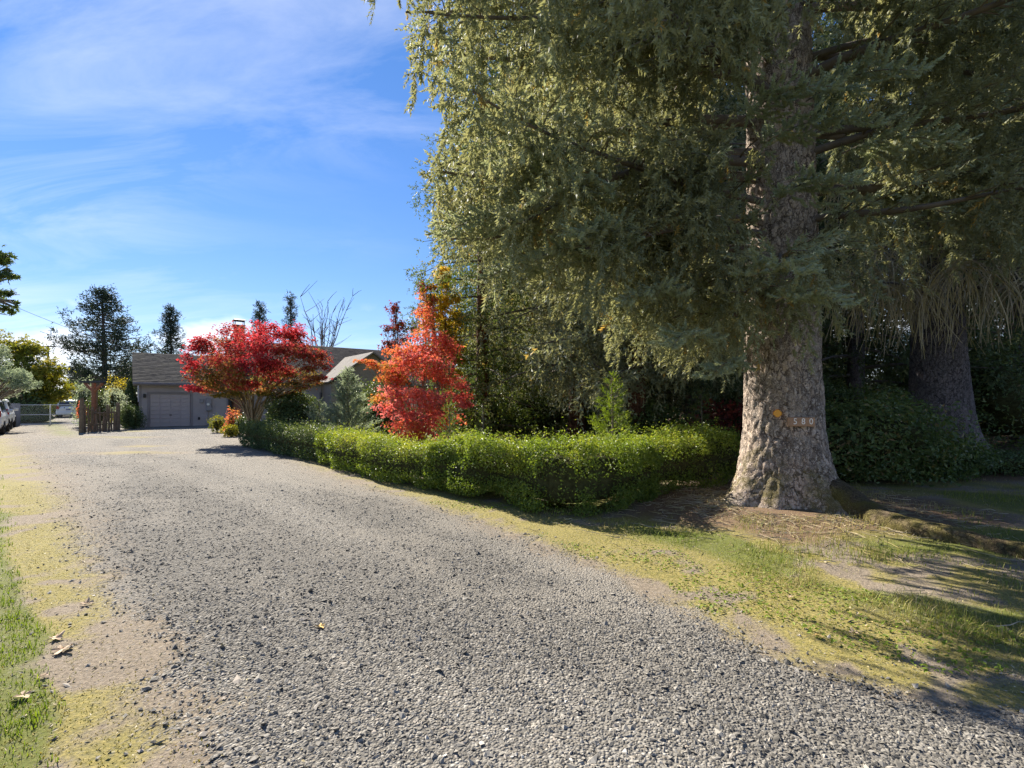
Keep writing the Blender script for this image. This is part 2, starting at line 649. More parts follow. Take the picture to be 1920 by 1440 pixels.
M['box_dark'] = leaf_mat("dark_hedge_leaves", [(0.0, (0.040, 0.070, 0.028)), (0.6, (0.085, 0.130, 0.048)), (1.0, (0.17, 0.21, 0.08))], 0.3, rough=0.5, spec=0.25)
M['rhodo'] = leaf_mat("rhododendron_leaves", [(0.0, (0.048, 0.085, 0.026)), (0.6, (0.115, 0.168, 0.046)), (0.85, (0.17, 0.19, 0.055)), (1.0, (0.28, 0.19, 0.08))], 0.3, rough=0.4, spec=0.45)
M['yellowgreen'] = leaf_mat("yellow_green_leaves", [(0.0, (0.07, 0.10, 0.02)), (0.5, (0.17, 0.19, 0.03)), (1.0, (0.42, 0.34, 0.04))], 0.45)
M['yellow'] = leaf_mat("yellow_leaves", [(0.0, (0.34, 0.32, 0.05)), (0.5, (0.60, 0.46, 0.06)), (1.0, (0.66, 0.32, 0.04))], 0.55, (1.2, 1.1, 0.6))
M['red'] = leaf_mat("crimson_maple_leaves", [(0.0, (0.13, 0.15, 0.03)), (0.18, (0.28, 0.22, 0.05)), (0.36, (0.42, 0.15, 0.06)), (0.52, (0.34, 0.05, 0.05)), (0.72, (0.48, 0.045, 0.052)), (1.0, (0.66, 0.10, 0.115))], 0.52, (1.15, 0.95, 0.95))
M['orange'] = leaf_mat("orange_red_leaves", [(0.0, (0.28, 0.23, 0.05)), (0.25, (0.58, 0.27, 0.06)), (0.5, (0.64, 0.18, 0.08)), (0.8, (0.68, 0.13, 0.11)), (1.0, (0.70, 0.25, 0.23))], 0.52, (1.15, 1.0, 0.9))
M['darkred'] = leaf_mat("purple_red_leaves", [(0.0, (0.05, 0.02, 0.02)), (0.6, (0.16, 0.04, 0.03)), (1.0, (0.34, 0.07, 0.04))], 0.4, (1.3, 0.9, 0.8))
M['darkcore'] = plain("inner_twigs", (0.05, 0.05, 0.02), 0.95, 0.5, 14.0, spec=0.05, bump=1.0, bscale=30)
M['grass'] = leaf_mat("green_grass", [(0.0, (0.075, 0.11, 0.015)), (0.5, (0.15, 0.22, 0.025)), (1.0, (0.28, 0.33, 0.05))], 0.35, (1.2, 1.2, 0.5))
M['straw'] = leaf_mat("dry_grass", [(0.0, (0.15, 0.20, 0.03)), (0.4, (0.27, 0.27, 0.06)), (0.75, (0.38, 0.31, 0.14)), (1.0, (0.46, 0.38, 0.22))], 0.3, (1.1, 1.05, 0.8))
M['moss'] = leaf_mat("moss_tufts", [(0.0, (0.16, 0.15, 0.02)), (0.5, (0.28, 0.235, 0.035)), (1.0, (0.40, 0.29, 0.06))], 0.25, (1.1, 1.1, 0.6))
M['deadleaf'] = plain("dry_leaf", (0.42, 0.30, 0.19), 0.8, 0.35, 20.0)
M['goldleaf'] = plain("gold_leaf", (0.60, 0.40, 0.13), 0.8, 0.3, 20.0)

# ------------------------------------------------------------------ ground zones
GL = np.array([(-40, 30), (0, 0.6), (1.6, -0.9), (2.39, -1.66), (3.24, -2.5), (4.87, -4.2), (8.15, -7.55), (12.3, -12.0), (17.5, -17.8), (23, -24.0), (34, -35), (60, -62)])
GR = np.array([(-40, 30), (1.5, 9.0), (2.2, 4.2), (2.45, 2.75), (2.6, 2.2), (2.91, 1.75), (3.47, 1.42), (4.29, 1.02), (5.62, 0.2), (6.98, -0.9), (10.15, -3.7), (14, -6.6), (18.6, -10.1), (24, -13.6), (30, -17.0), (34, -26), (60, -56)])
BIG = np.array([4.25, 7.55, 0.0])


def gl(y):
    return np.interp(y, GL[:, 0], GL[:, 1])


def gr(y):
    return np.interp(y, GR[:, 0], GR[:, 1])


def height(x, y):
    h = 0.05 * (fbm(x * 0.35, y * 0.35, seed=3, oct=3) - 0.5) + 0.018 * (fbm(x * 2.3, y * 2.3, seed=8, oct=3) - 0.5)
    d = np.hypot(x - BIG[0], y - BIG[1])
    h = h + 0.09 * np.exp(-(d / 1.5) ** 2)
    rough = 0.03 * (fbm(x * 3.1, y * 3.1, seed=23, oct=3) - 0.5) * smooth(0.0, 1.5, x - gr(y))
    return h + rough


def track(x, y):
    """worn lanes running along the drive: 0 bare and dusty, 1 thick dark gravel"""
    al, cr_ = -0.72 * x + 0.69 * y, 0.69 * x + 0.72 * y
    return smooth(0.36, 0.64, fbm(cr_ * 1.05 + 4, al * 0.16 + 2, seed=47, oct=3) + 0.10 * smooth(-2.5, 1.0, x + 0.3 * y))


def zones(x, y):
    n = fbm(x * 0.9, y * 0.9, seed=21, oct=4) - 0.5
    n2 = fbm(x * 3.5, y * 3.5, seed=31, oct=3) - 0.5
    sc = np.clip(y / 6.0, 0.5, 3)
    a = (x - gl(y)) + n * 0.55 * sc + n2 * 0.3
    b = (gr(y) - x) + n * 0.35 * sc + n2 * 0.25
    grav = smooth(-0.55 * sc, 0.85 * sc, a + 0.5 * n2) * smooth(-0.45 * sc, 0.65 * sc, b + 0.4 * n2)
    # bare compacted patches in the drive
    al, cr_ = -0.72 * x + 0.69 * y, 0.69 * x + 0.72 * y      # along and across the drive
    patch = smooth(-0.06, 0.16, fbm(cr_ * 0.95 + 9, al * 0.22, seed=41, oct=4) - 0.5 + 0.10 * smooth(0.5, -2.5, x + 0.25 * y) + 0.25 * n2) * 0.9
    # far: middle grass strip of the two-track lane
    mid = 0.5 * (gl(y) + np.minimum(gr(y), gl(y) + 5.5))
    strip = smooth(1.0, 0.4, np.abs(x - mid) + n * 0.6) * smooth(19, 24, y)
    grav = grav * (1 - strip)
    weedy = np.zeros_like(x)
    for (cx, cy_, rx, ry) in ((-11.6, 15.0, 2.1, 0.75), (-17.6, 21.6, 2.6, 0.9), (-13.0, 17.2, 1.4, 0.6), (-20.0, 25.5, 2.2, 1.0)):
        weedy = np.maximum(weedy, smooth(1.1, 0.3, np.hypot((x - cx) / rx, (y - cy_) / ry) + n * 1.2 + n2 * 0.8))
    grav = grav * (1 - 0.85 * weedy)
    green = smooth(0.20 * sc, 0.7 * sc, -a - 0.34 - 0.15 * sc + 0.5 * n2) * smooth(-0.30, 0.02, n + n2 * .5 + 0.10 + 0.25 * smooth(0.8, 1.8, -a))
    green = np.maximum(green, strip * 0.8)
    green = np.maximum(green, weedy * 0.45 * smooth(19, 21, y))
    right = x - gr(y)
    yard = smooth(2.0, 3.0, right + n * 0.8)
    moss = (1 - grav) * np.maximum(smooth(-0.28, 0.16, n + 0.8 * n2 + 0.02), weedy * 0.8)
    moss = np.maximum(moss, (1 - grav) * 0.9 * smooth(0.0, 0.45, gl(y) - x) * smooth(-0.34, -0.04, n + n2))
    moss = np.maximum(moss, (1 - grav) * 0.9 * smooth(-0.1, 0.3, right) * smooth(-0.30, 0.0, n + n2))
    need = smooth(3.3, 1.7, np.hypot(x - BIG[0], (y - BIG[1]) * 1.3) + n * 1.8) * 0.9
    need = np.maximum(need, smooth(8.6, 10.5, y) * smooth(0.8, 3.0, right) * smooth(-4, -1, x) * 0.95)
    green = np.maximum(green, 0.75 * smooth(1.1, 2.0, right + n) * smooth(0.0, 0.2, n + 0.12) * (1 - need))
    green = np.maximum(green, 0.8 * smooth(2.5, 4.0, right) * smooth(11, 13, y) * smooth(-1.0, -3.5, x))
    return grav, moss, green, need, patch


def axis(parts):
    out = []
    for a, b, s in parts:
        out.append(np.arange(a, b, s))
    out.append([parts[-1][1]])
    return np.concatenate(out)


xs = axis([(-1500, -300, 150), (-300, -60, 15), (-60, -20, 1.0), (-20, -6, 0.25), (-6, 6, 0.075), (6, 14, 0.25), (14, 60, 1.5), (60, 300, 15), (300, 1500, 150)])
ys = axis([(-300, -30, 30), (-30, 0, 1.5), (0, 1.6, 0.2), (1.6, 9.5, 0.06), (9.5, 20, 0.2), (20, 40, 0.6), (40, 100, 3), (100, 400, 30), (400, 3000, 200)])
gx, gy = np.meshgrid(xs, ys)
gxf, gyf = gx.ravel(), gy.ravel()
hz = height(gxf, gyf) * smooth(120, 60, np.hypot(gxf, gyf))
zg, zm, zgr, zn, zp = zones(gxf, gyf)
ztr = track(gxf, gyf)
nx, ny = len(xs), len(ys)
ii = (np.arange(ny - 1)[:, None] * nx + np.arange(nx - 1)[None, :]).ravel()
quads = np.stack([ii, ii + 1, ii + nx + 1, ii + nx], 1)

gm, t, out = nodes("driveway_and_verge")
tcn = N(t, "ShaderNodeTexCoord")
ov = tcn.outputs["Object"]
za = N(t, "ShaderNodeAttribute", {"attribute_name": "zone"})
zs_ = N(t, "ShaderNodeSeparateColor", Color=za.outputs["Color"])
zb = N(t, "ShaderNodeAttribute", {"attribute_name": "zone2"})
zs2 = N(t, "ShaderNodeSeparateColor", Color=zb.outputs["Color"])
big_n = N(t, "ShaderNodeTexNoise", Vector=ov, Scale=1.3, Detail=8.0, Roughness=0.65)
fine = N(t, "ShaderNodeTexNoise", Vector=ov, Scale=38.0, Detail=6.0, Roughness=0.7)
fine2 = N(t, "ShaderNodeTexNoise", Vector=ov, Scale=160.0, Detail=3.0, Roughness=0.7)
vor = N(t, "ShaderNodeTexVoronoi", Vector=ov, Scale=62.0)
vsep = N(t, "ShaderNodeSeparateColor", Color=vor.outputs["Color"])
vore = N(t, "ShaderNodeTexVoronoi", {"feature": 'DISTANCE_TO_EDGE'}, Vector=ov, Scale=62.0)
vor2 = N(t, "ShaderNodeTexVoronoi", Vector=ov, Scale=15.0)
v2sep = N(t, "ShaderNodeSeparateColor", Color=vor2.outputs["Color"])
stone = ramp(t, vsep.outputs[0], [(0.0, (0.125, 0.115, 0.098)), (0.55, (0.22, 0.203, 0.174)), (0.88, (0.305, 0.283, 0.245)), (1.0, (0.42, 0.395, 0.345))])
stone = mixc(t, mth(t, 'MULTIPLY', v2sep.outputs[1], 0.30), stone, (0.10, 0.098, 0.092))
stone = mixc(t, ramp(t, vore.outputs["Distance"], [(0.0, 0.6), (0.10, 0.0)]), stone, (0.10, 0.092, 0.08))
dirt = mixc(t, ramp(t, fine.outputs["Fac"], [(0.35, 0.0), (0.65, 1.0)]), (0.125, 0.10, 0.072), (0.265, 0.215, 0.158))
dirt = mixc(t, ramp(t, fine2.outputs["Fac"], [(0.55, 0.0), (0.75, 0.5)]), dirt, (0.45, 0.41, 0.35))
mossc = mixc(t, ramp(t, fine.outputs["Fac"], [(0.35, 0.0), (0.65, 1.0)]), (0.13, 0.125, 0.03), (0.31, 0.25, 0.075))
grassc = mixc(t, fine.outputs["Fac"], (0.06, 0.075, 0.02), (0.17, 0.18, 0.04))
need_c = mixc(t, fine.outputs["Fac"], (0.075, 0.048, 0.030), (0.24, 0.16, 0.10))
gw = mth(t, 'ADD', zs_.outputs[0], mth(t, 'MULTIPLY', mth(t, 'SUBTRACT', vsep.outputs[1], 0.5), 0.8))
gw = ramp(t, gw, [(0.20, 0.0), (0.75, 1.0)])
mw = mth(t, 'ADD', zs_.outputs[1], mth(t, 'MULTIPLY', mth(t, 'SUBTRACT', fine.outputs["Fac"], 0.5), 0.9))
mw = ramp(t, mw, [(0.35, 0.0), (0.85, 0.85)])
col = mixc(t, mw, dirt, mossc)
grw = ramp(t, mth(t, 'ADD', zs_.outputs[2], mth(t, 'MULTIPLY', mth(t, 'SUBTRACT', fine.outputs["Fac"], 0.5), 0.6)), [(0.3, 0.0), (0.7, 0.95)])
col = mixc(t, grw, col, grassc)
nw = ramp(t, mth(t, 'ADD', zs2.outputs[0], mth(t, 'MULTIPLY', mth(t, 'SUBTRACT', big_n.outputs["Fac"], 0.5), 0.9)), [(0.3, 0.0), (0.75, 0.95)])
col = mixc(t, nw, col, need_c)
stone = mixc(t, mth(t, 'MULTIPLY', zs2.outputs[2], 0.45), stone, (0.105, 0.098, 0.086))
pw = mth(t, 'MULTIPLY', zs2.outputs[1], ramp(t, fine.outputs["Fac"], [(0.35, 0.3), (0.6, 1.0)]))
gcol = mixc(t, pw, stone, mixc(t, ramp(t, fine2.outputs["Fac"], [(0.35, 0.0), (0.65, 1.0)]), (0.165, 0.15, 0.125), (0.31, 0.28, 0.235)))
col = mixc(t, gw, col, gcol)
pr = N(t, "ShaderNodeBsdfPrincipled", Base_Color=col, Roughness=0.93)
pr.inputs["Specular IOR Level"].default_value = 0.12
hgt = mth(t, 'ADD', mth(t, 'MULTIPLY', ramp(t, vor.outputs["Distance"], [(0.0, 1.0), (0.7, 0.0)]), gw), mth(t, 'MULTIPLY', fine.outputs["Fac"], 0.8))
bm = N(t, "ShaderNodeBump", Strength=0.8, Distance=0.02, Height=hgt)
t.links.new(bm.outputs[0], pr.inputs["Normal"])
t.links.new(pr.outputs[0], out.inputs[0])
M['ground'] = gm


def zone_attr(me, idx):
    n = len(idx)
    for nm, (r_, g_, b_) in (("zone", (zg, zm, zgr)), ("zone2", (zn, zp, ztr))):
        a = me.attributes.new(nm, 'FLOAT_COLOR', 'POINT')
        d = np.ones((n, 4), np.float32)
        d[:, 0], d[:, 1], d[:, 2] = r_[idx], g_[idx], b_[idx]
        a.data.foreach_set("color", d.ravel())


dq = (zg[quads].mean(1) > 0.30) & (gyf[quads[:, 0]] < 45) & (gyf[quads[:, 0]] > -20)
sink = np.zeros(len(gxf))
sink[:] = 0.0
full = np.zeros(len(gxf), bool)
inside = np.ones(len(gxf), bool)
inside[quads[~dq].ravel()] = False           # vertices wholly inside the drive lie lower under the gravel sheet
Vg = np.stack([gxf, gyf, hz - 0.03 * inside], 1)
ground = mk("ground", (Vg, quads, None), gm, smooth_=True)
zone_attr(ground.data, np.arange(len(gxf)))
tag(ground, "mossy grassy ground with dry needles around the gravel drive", "ground", kind="structure")
used, inv = np.unique(quads[dq].ravel(), return_inverse=True)
Vd = np.stack([gxf[used], gyf[used], hz[used] + np.where(inside[used], 0.004, -0.006)], 1)
drive = mk("driveway", (Vd, inv.reshape(-1, 4), None), gm, smooth_=True)
zone_attr(drive.data, used)
tag(drive, "grey gravel driveway with worn dirt patches leading to the garage", "driveway", kind="structure")

# loose stones on the drive, nearest part
r = np.random.default_rng(5)


def stones_at(n, y0, y1, smin, smax):
    y = np.exp(r.uniform(math.log(y0), math.log(y1), n))
    lo, hi = gl(y) - 1.3, gr(y) + 1.1
    lo = np.maximum(lo, -1.2 * y - 0.6)
    hi = np.minimum(hi, 1.2 * y + 0.6)
    x = r.uniform(0, 1, n) * (hi - lo) + lo
    g_, _, _, _, p_ = zones(x, y)
    keep = r.uniform(0, 1, n) < (np.clip(g_ * 1.1, 0, 1) * (1 - 0.75 * p_) * (0.45 + 0.55 * track(x, y)) + 0.015)
    x, y = x[keep], y[keep]
    s = r.uniform(smin, smax, len(x)) * np.where(r.uniform(0, 1, len(x)) < 0.06, 1.7, 1.0)
    return x, y, s


oct_v = np.array([[1, 0, 0], [-1, 0, 0], [0, 1, 0], [0, -1, 0], [0, 0, 1], [0, 0, -1]], float)
oct_f = np.array([[0, 2, 4], [2, 1, 4], [1, 3, 4], [3, 0, 4], [2, 0, 5], [1, 2, 5], [3, 1, 5], [0, 3, 5]])
sx, sy, ss = [np.concatenate(a) for a in zip(stones_at(42000, 1.7, 4.0, 0.005, 0.0145), stones_at(25000, 4.0, 9.0, 0.006, 0.015), stones_at(3000, 9.0, 15.0, 0.010, 0.018))]
nS = len(sx)
vv = oct_v[None] * r.uniform(0.55, 1.25, (nS, 6, 1)) + r.normal(0, 0.16, (nS, 6, 3))
vv = vv * (ss[:, None] * np.ones((nS, 3)) * np.stack([r.uniform(.9, 1.6, nS), r.uniform(.75, 1.15, nS), r.uniform(.32, .62, nS)], 1))[:, None, :]
ang = r.uniform(0, 6.28, nS)
tl = r.normal(0, 0.35, nS)
vz = vv[..., 2] + vv[..., 0] * tl[:, None]
vx = vv[..., 0] * np.cos(ang)[:, None] - vv[..., 1] * np.sin(ang)[:, None]
vy = vv[..., 0] * np.sin(ang)[:, None] + vv[..., 1] * np.cos(ang)[:, None]
hs_ = height(sx, sy) + 0.004
Vs = np.stack([vx + sx[:, None], vy + sy[:, None], vz + (hs_ + ss * 0.10)[:, None]], -1).reshape(-1, 3)
Fs = (np.arange(nS)[:, None, None] * 6 + oct_f[None]).reshape(-1, 3)
Ts = np.repeat(np.clip(r.beta(1.9, 2.6, nS) + 0.14 - 0.26 * track(sx, sy), 0, 1), 6)
M['stone'] = leaf_mat("gravel_stone", [(0.0, (0.070, 0.065, 0.056)), (0.4, (0.178, 0.164, 0.140)), (0.75, (0.285, 0.262, 0.222)), (0.93, (0.35, 0.295, 0.235)), (1.0, (0.48, 0.45, 0.395))], 0.0, rough=0.85, spec=0.25)
gv = mk("gravel", (Vs, Fs, Ts), M['stone'])
tag(gv, "loose crushed grey gravel scattered over the driveway", "gravel", kind="stuff")


# ------------------------------------------------------------------ trees
def trunk_geo(path, radii, sides=40, flare=0.0, lobes=5, seed=1, bark=0.012, fl_h=0.4, gauss=None, freq=9.0):
    """path (N,3) with radii (N); bark plates stand proud of the cracks"""
    n = len(path)
    th = np.arange(sides) * 2 * math.pi / sides
    z = path[:, 2] - path[0, 2]
    rr = np.random.default_rng(seed)
    ph = rr.uniform(0, 6.28, 3)
    lob = 0.55 + 0.3 * np.cos(lobes * th + ph[0]) + 0.22 * np.cos((lobes - 2) * th + ph[1]) + 0.12 * np.cos((lobes + 4) * th + ph[2])
    Rm = radii[:, None] * np.ones((1, sides))
    if flare:
        Rm = Rm + flare * np.exp(-z / fl_h)[:, None] * lob[None, :]
        if gauss is not None:
            for (a0, wd, amp, hh) in gauss:
                dth = np.angle(np.exp(1j * (th - a0)))
                Rm = Rm + amp * np.exp(-z / hh)[:, None] * np.exp(-(dth / wd) ** 2)[None, :]
    X = np.cos(th)[None, :] * Rm
    Y_ = np.sin(th)[None, :] * Rm
    Z_ = np.broadcast_to(path[:, 2][:, None], X.shape)
    if bark:
        wob = 0.5 * (fbm(X * 6, Y_ * 6, Z_ * 4, seed=seed, oct=2) - 0.5)
        d1, d2 = cellnoise(X * freq + wob, Y_ * freq + wob, Z_ * freq * 0.45 + wob, seed)
        e = np.clip((d2 - d1) / 0.30, 0, 1)
        disp = bark * (e ** 0.6) + bark * 2.2 * (fbm(X * 2.2, Y_ * 2.2, Z_ * 1.2, seed=seed + 3, oct=3) - 0.5)
        k = 1 + disp / Rm
        X, Y_ = X * k, Y_ * k
    V = np.stack([X + path[:, 0][:, None], Y_ + path[:, 1][:, None], Z_], -1).reshape(-1, 3)
    i = np.arange(n - 1)[:, None] * sides
    j = np.arange(sides)[None, :]
    j2 = (j + 1) % sides
    F = np.stack([i + j, i + j2, i + sides + j2, i + sides + j], -1).reshape(-1, 4)
    return V, F, None


def limb_curve(base, az, L, rise, droop, up, n=22, r=rng):
    t_ = np.linspace(0, 1, n)
    bend = r.normal(0, 0.14)
    a = az + bend * t_
    d = np.stack([np.cos(a), np.sin(a)], 1) * L / (n - 1)
    xy = np.cumsum(d, 0) - d[0]
    z = L * (rise * t_ - droop * t_ ** 2 + up * t_ ** 3) + 0.03 * np.sin(t_ * 9 + r.uniform(0, 6))
    return np.stack([base[0] + xy[:, 0], base[1] + xy[:, 1], base[2] + z], 1)


def spruce_foliage(limbs, sec_sp, str_sp, sh_sp, sh_len, sh_w, K, hang, seed, t0=0.18, sec_len=1.0, wood=True, tintf=None, up_tips=0.25, body=False, gap=0.0):
    """limbs: list of polylines. returns needle geometry and twig geometry"""
    r = np.random.default_rng(seed)
    gf, gt = Geo(), Geo()
    for C in limbs:
        n = len(C)
        L = np.linalg.norm(np.diff(C, axis=0), axis=1).sum()
        m = max(4, int(L * (1 - t0) / sec_sp * 2))
        ts = np.sort(r.uniform(t0, 1.0, m))
        fi = ts * (n - 1)
        i0 = np.minimum(fi.astype(int), n - 2)
        f = (fi - i0)[:, None]
        base = C[i0] * (1 - f) + C[i0 + 1] * f
        d = norm(C[i0 + 1] - C[i0])
        side = np.where(np.arange(m) % 2 == 0, 1.0, -1.0) * r.uniform(0.55, 1.25, m)
        az = np.arctan2(d[:, 1], d[:, 0]) + side
        sl = sec_len * (0.22 + 0.75 * (1 - ts) ** 0.6 * np.minimum(1, ts * 3)) * r.uniform(0.6, 1.3, m) * min(1.0, L / 4 + 0.3)
        s5 = np.linspace(0, 1, 6)
        dr = r.uniform(0.15, 0.5, m)
        dirh = np.stack([np.cos(az), np.sin(az), np.zeros(m)], 1)
        S = base[:, None, :] + dirh[:, None, :] * (sl[:, None] * s5)[..., None]
        S[:, :, 2] += sl[:, None] * (0.18 * s5 - dr[:, None] * s5 ** 2)
        S[:, 1:-1, :] += r.normal(0, 0.012, S[:, 1:-1].shape)
        if wood:
            V, F = tubes(S, np.outer(0.006 + 0.008 * sl, np.array([1, .85, .7, .55, .4, .25])), 3)
            gt.add(V, F)
        # hanging branchlets: from the side branches and from the limb itself
        cnt = np.maximum(1, (sl / str_sp).astype(int))
        rep = np.repeat(np.arange(m), cnt)
        u = r.uniform(0.1, 1.0, len(rep))
        fi = u * 5
        k0 = np.minimum(fi.astype(int), 4)
        f = (fi - k0)[:, None]
        sb = S[rep, k0] * (1 - f) + S[rep, k0 + 1] * f
        if gap > 0 and len(rep) > 8:
            mk_ = fbm(sb[:, 0] * 1.5 + 3, sb[:, 1] * 1.5, sb[:, 2] * 1.5, seed=seed + 40, oct=2)
            kp = (mk_ > np.quantile(mk_, gap)) | (r.uniform(0, 1, len(rep)) < 0.12)
            rep, sb = rep[kp], sb[kp]
        h = hang * r.beta(1.6, 2.4, len(rep)) * 1.5 + 0.06
        lean = norm(np.stack([dirh[rep, 0], dirh[rep, 1], np.zeros(len(rep))], 1) + r.normal(0, 0.7, (len(rep), 3)))
        lean[:, 2] = 0
        nst = np.maximum(1, (h / sh_sp).astype(int))
        rr = np.repeat(np.arange(len(rep)), nst)
        pos_in = np.concatenate([np.arange(k) for k in nst]) if len(nst) else np.zeros(0)
        q = (pos_in + r.uniform(0, 1, len(rr))) / nst[rr]
        sway = 0.22 * h[rr] * np.sqrt(q)
        pos = sb[rr] + lean[rr] * sway[:, None]
        pos[:, 2] -= h[rr] * q
        dd = np.array([0, 0, -1.0]) + lean[rr] * 0.35 + r.normal(0, 0.42, (len(rr), 3))
        tipm = r.uniform(0, 1, len(rr)) < up_tips * (1 - q)
        dd[tipm] = norm(dirh[rep][rr][tipm] + r.normal(0, 0.5, (tipm.sum(), 3))) + np.array([0, 0, 0.05])
        # shoots along the side branches, pointing forward
        c2 = np.maximum(2, (sl / (sh_sp * 1.1)).astype(int))
        re2 = np.repeat(np.arange(m), c2)
        u2 = r.uniform(0.05, 1.0, len(re2))
        fi = u2 * 5
        k0 = np.minimum(fi.astype(int), 4)
        f = (fi - k0)[:, None]
        p2 = S[re2, k0] * (1 - f) + S[re2, k0 + 1] * f
        dir2 = norm(S[re2, k0 + 1] - S[re2, k0])
        lat = np.cross(dir2, np.array([0, 0, 1.0])) * r.choice([-1, 1], (len(re2), 1))
        d2 = dir2 * 0.8 + lat * r.uniform(0.2, 1.0, (len(re2), 1)) + r.normal(0, 0.25, (len(re2), 3)) + np.array([0, 0, 0.08])
        pa = np.concatenate([pos, p2])
        da = np.concatenate([dd, d2])
        nn = len(pa)
        if tintf is not None:
            T = tintf(pa, r, np.concatenate([np.zeros(len(pos)), np.ones(len(p2))]))
        else:
            T = np.clip(r.normal(0.45, 0.18, nn) + 0.5 * (fbm(pa[:, 0] * 1.1, pa[:, 1] * 1.1, pa[:, 2] * 1.1, seed=seed, oct=3) - 0.5), 0, 1)
        LL = sh_len * r.uniform(0.6, 1.35, nn)
        WW = sh_w * r.uniform(0.75, 1.25, nn)
        if body:
            ih = np.arange(nn) < len(pos)
            if ih.any():
                gf.add(*bristles(pa[ih], da[ih], LL[ih], WW[ih], K, T[ih], r, 0.10))
            gf.add(*bristles(pa[~ih], da[~ih], LL[~ih] * 1.1, WW[~ih] * 1.15, K, T[~ih], r, 0.32))
        else:
            gf.add(*shoots(pa, da, LL, WW, K, T, r))
    return gf, gt


def sector(lo, hi):
    return R(rng.uniform(lo, hi))


# --- the big spruce with the house number
zz = np.concatenate([np.linspace(-0.12, 2.6, 90), np.linspace(2.65, 9.0, 130), np.linspace(9.3, 17, 12)])
tpath = np.stack([BIG[0] - 0.012 * zz, BIG[1] + 0.004 * zz, zz], 1)
trad = np.interp(zz, [-0.2, 0.0, 0.5, 1.2, 2.2, 4, 7, 9, 17], [0.74, 0.69, 0.60, 0.535, 0.505, 0.475, 0.425, 0.39, 0.15])
spruce = thing("spruce_tree", "huge spruce with thick flaring trunk that carries the house number", "tree", tuple(BIG))
BGAUSS = [(R(-60), 0.33, 0.80, 0.30), (R(192), 0.32, 0.62, 0.28), (R(235), 0.25, 0.18, 0.3), (R(275), 0.22, 0.22, 0.32), (R(330), 0.25, 0.25, 0.3)]
mk("trunk", trunk_geo(tpath, trad, 150, 0.20, 5, 4, 0.028, 0.42, BGAUSS, freq=10), M['bark_big'], spruce, smooth_=True)
rp = np.array([[4.55, 7.0, 0.30], [4.66, 6.55, 0.11], [4.80, 6.1, 0.05], [4.98, 5.6, 0.02], [5.2, 5.1, 0.01], [5.5, 4.6, 0.0], [5.8, 4.1, -0.04], [6.3, 3.6, -0.12]])
tt = np.linspace(0, 7, 60)
rp = np.stack([np.interp(tt, np.arange(8), rp[:, k]) for k in range(3)], 1)
rp[:, 0] += 0.05 * np.sin(tt * 2.1)
V, F = tubes(rp, np.interp(tt, [0, 2, 5, 7], [0.24, 0.16, 0.11, 0.05]), 20)
V = V + (0.05 * (fbm(V[:, 0] * 7, V[:, 1] * 7, V[:, 2] * 7, seed=5) - 0.5))[:, None]
mk("root", Geo().add(V, F), M['root'], spruce, smooth_=True)

specs = []
order = ['L', 'FL', 'FR', 'L', 'F', 'R', 'L', 'BL', 'FL', 'FR', 'L', 'FL', 'F', 'R']
az_of = {'L': (184, 203), 'FL': (203, 228), 'F': (236, 262), 'FR': (288, 325), 'R': (335, 375), 'BL': (135, 165), 'B': (60, 120)}
len_of = {'L': 5.7, 'FL': 5.2, 'F': 2.5, 'FR': 3.3, 'R': 4.6, 'BL': 3.6, 'B': 4.2}
limbs = []
for i in range(46):
    z = 2.95 + i * 0.15
    k = order[i % len(order)]
    if k == 'R' and z < 4.9:
        k = 'B'
    if k == 'FR' and z < 3.9:
        k = 'L'
    if k == 'F' and z > 4.2:
        k = 'FL' if i % 2 else 'R'
    if k in ('L', 'FL') and z < 3.4:
        Lm = 2.7
    elif k == 'BL' and z < 4.6:
        Lm = 2.4
    else:
        Lm = len_of[k]
    if k in ('L', 'FL'):
        Lm = min(Lm, 2.0 + (z - 2.95) * 1.9)
    Lm *= rng.uniform(0.9, 1.1)
    az = sector(*az_of[k])
    b = np.array([np.interp(z, zz, tpath[:, 0]), np.interp(z, zz, tpath[:, 1]), z])
    limbs.append(limb_curve(b, az, Lm, rng.uniform(0.0, 0.2), rng.uniform(0.3, 0.5), rng.uniform(0.1, 0.28)))
gl_ = Geo()
for C in limbs:
    V, F = tubes(C, np.linspace(0.075, 0.012, len(C)) * rng.uniform(0.8, 1.2), 7)
    gl_.add(V, F)
mk("limbs", gl_, M['limb'], spruce, smooth_=True)


def spruce_tint(p, r, tip):
    n_ = fbm(p[:, 0] * 0.9, p[:, 1] * 0.9, p[:, 2] * 0.9, seed=77, oct=3)
    T = 0.40 + r.normal(0, 0.12, len(p)) + 1.1 * (n_ - 0.5)
    T = np.clip(T, 0, 0.72)
    yel = (r.uniform(0, 1, len(p)) < 0.015 + 0.05 * smooth(0.55, 0.75, n_)) & (tip < 0.5)
    T = np.where(tip > 0.5, np.clip(T + 0.22, 0, 0.82), T)
    return np.where(yel, r.uniform(0.84, 0.95, len(p)), T)


gf, gt = spruce_foliage(limbs, 0.20, 0.118, 0.110, 0.21, 0.054, 15, 0.78, 3, t0=0.22, sec_len=1.3, tintf=spruce_tint, body=True, gap=0.42)
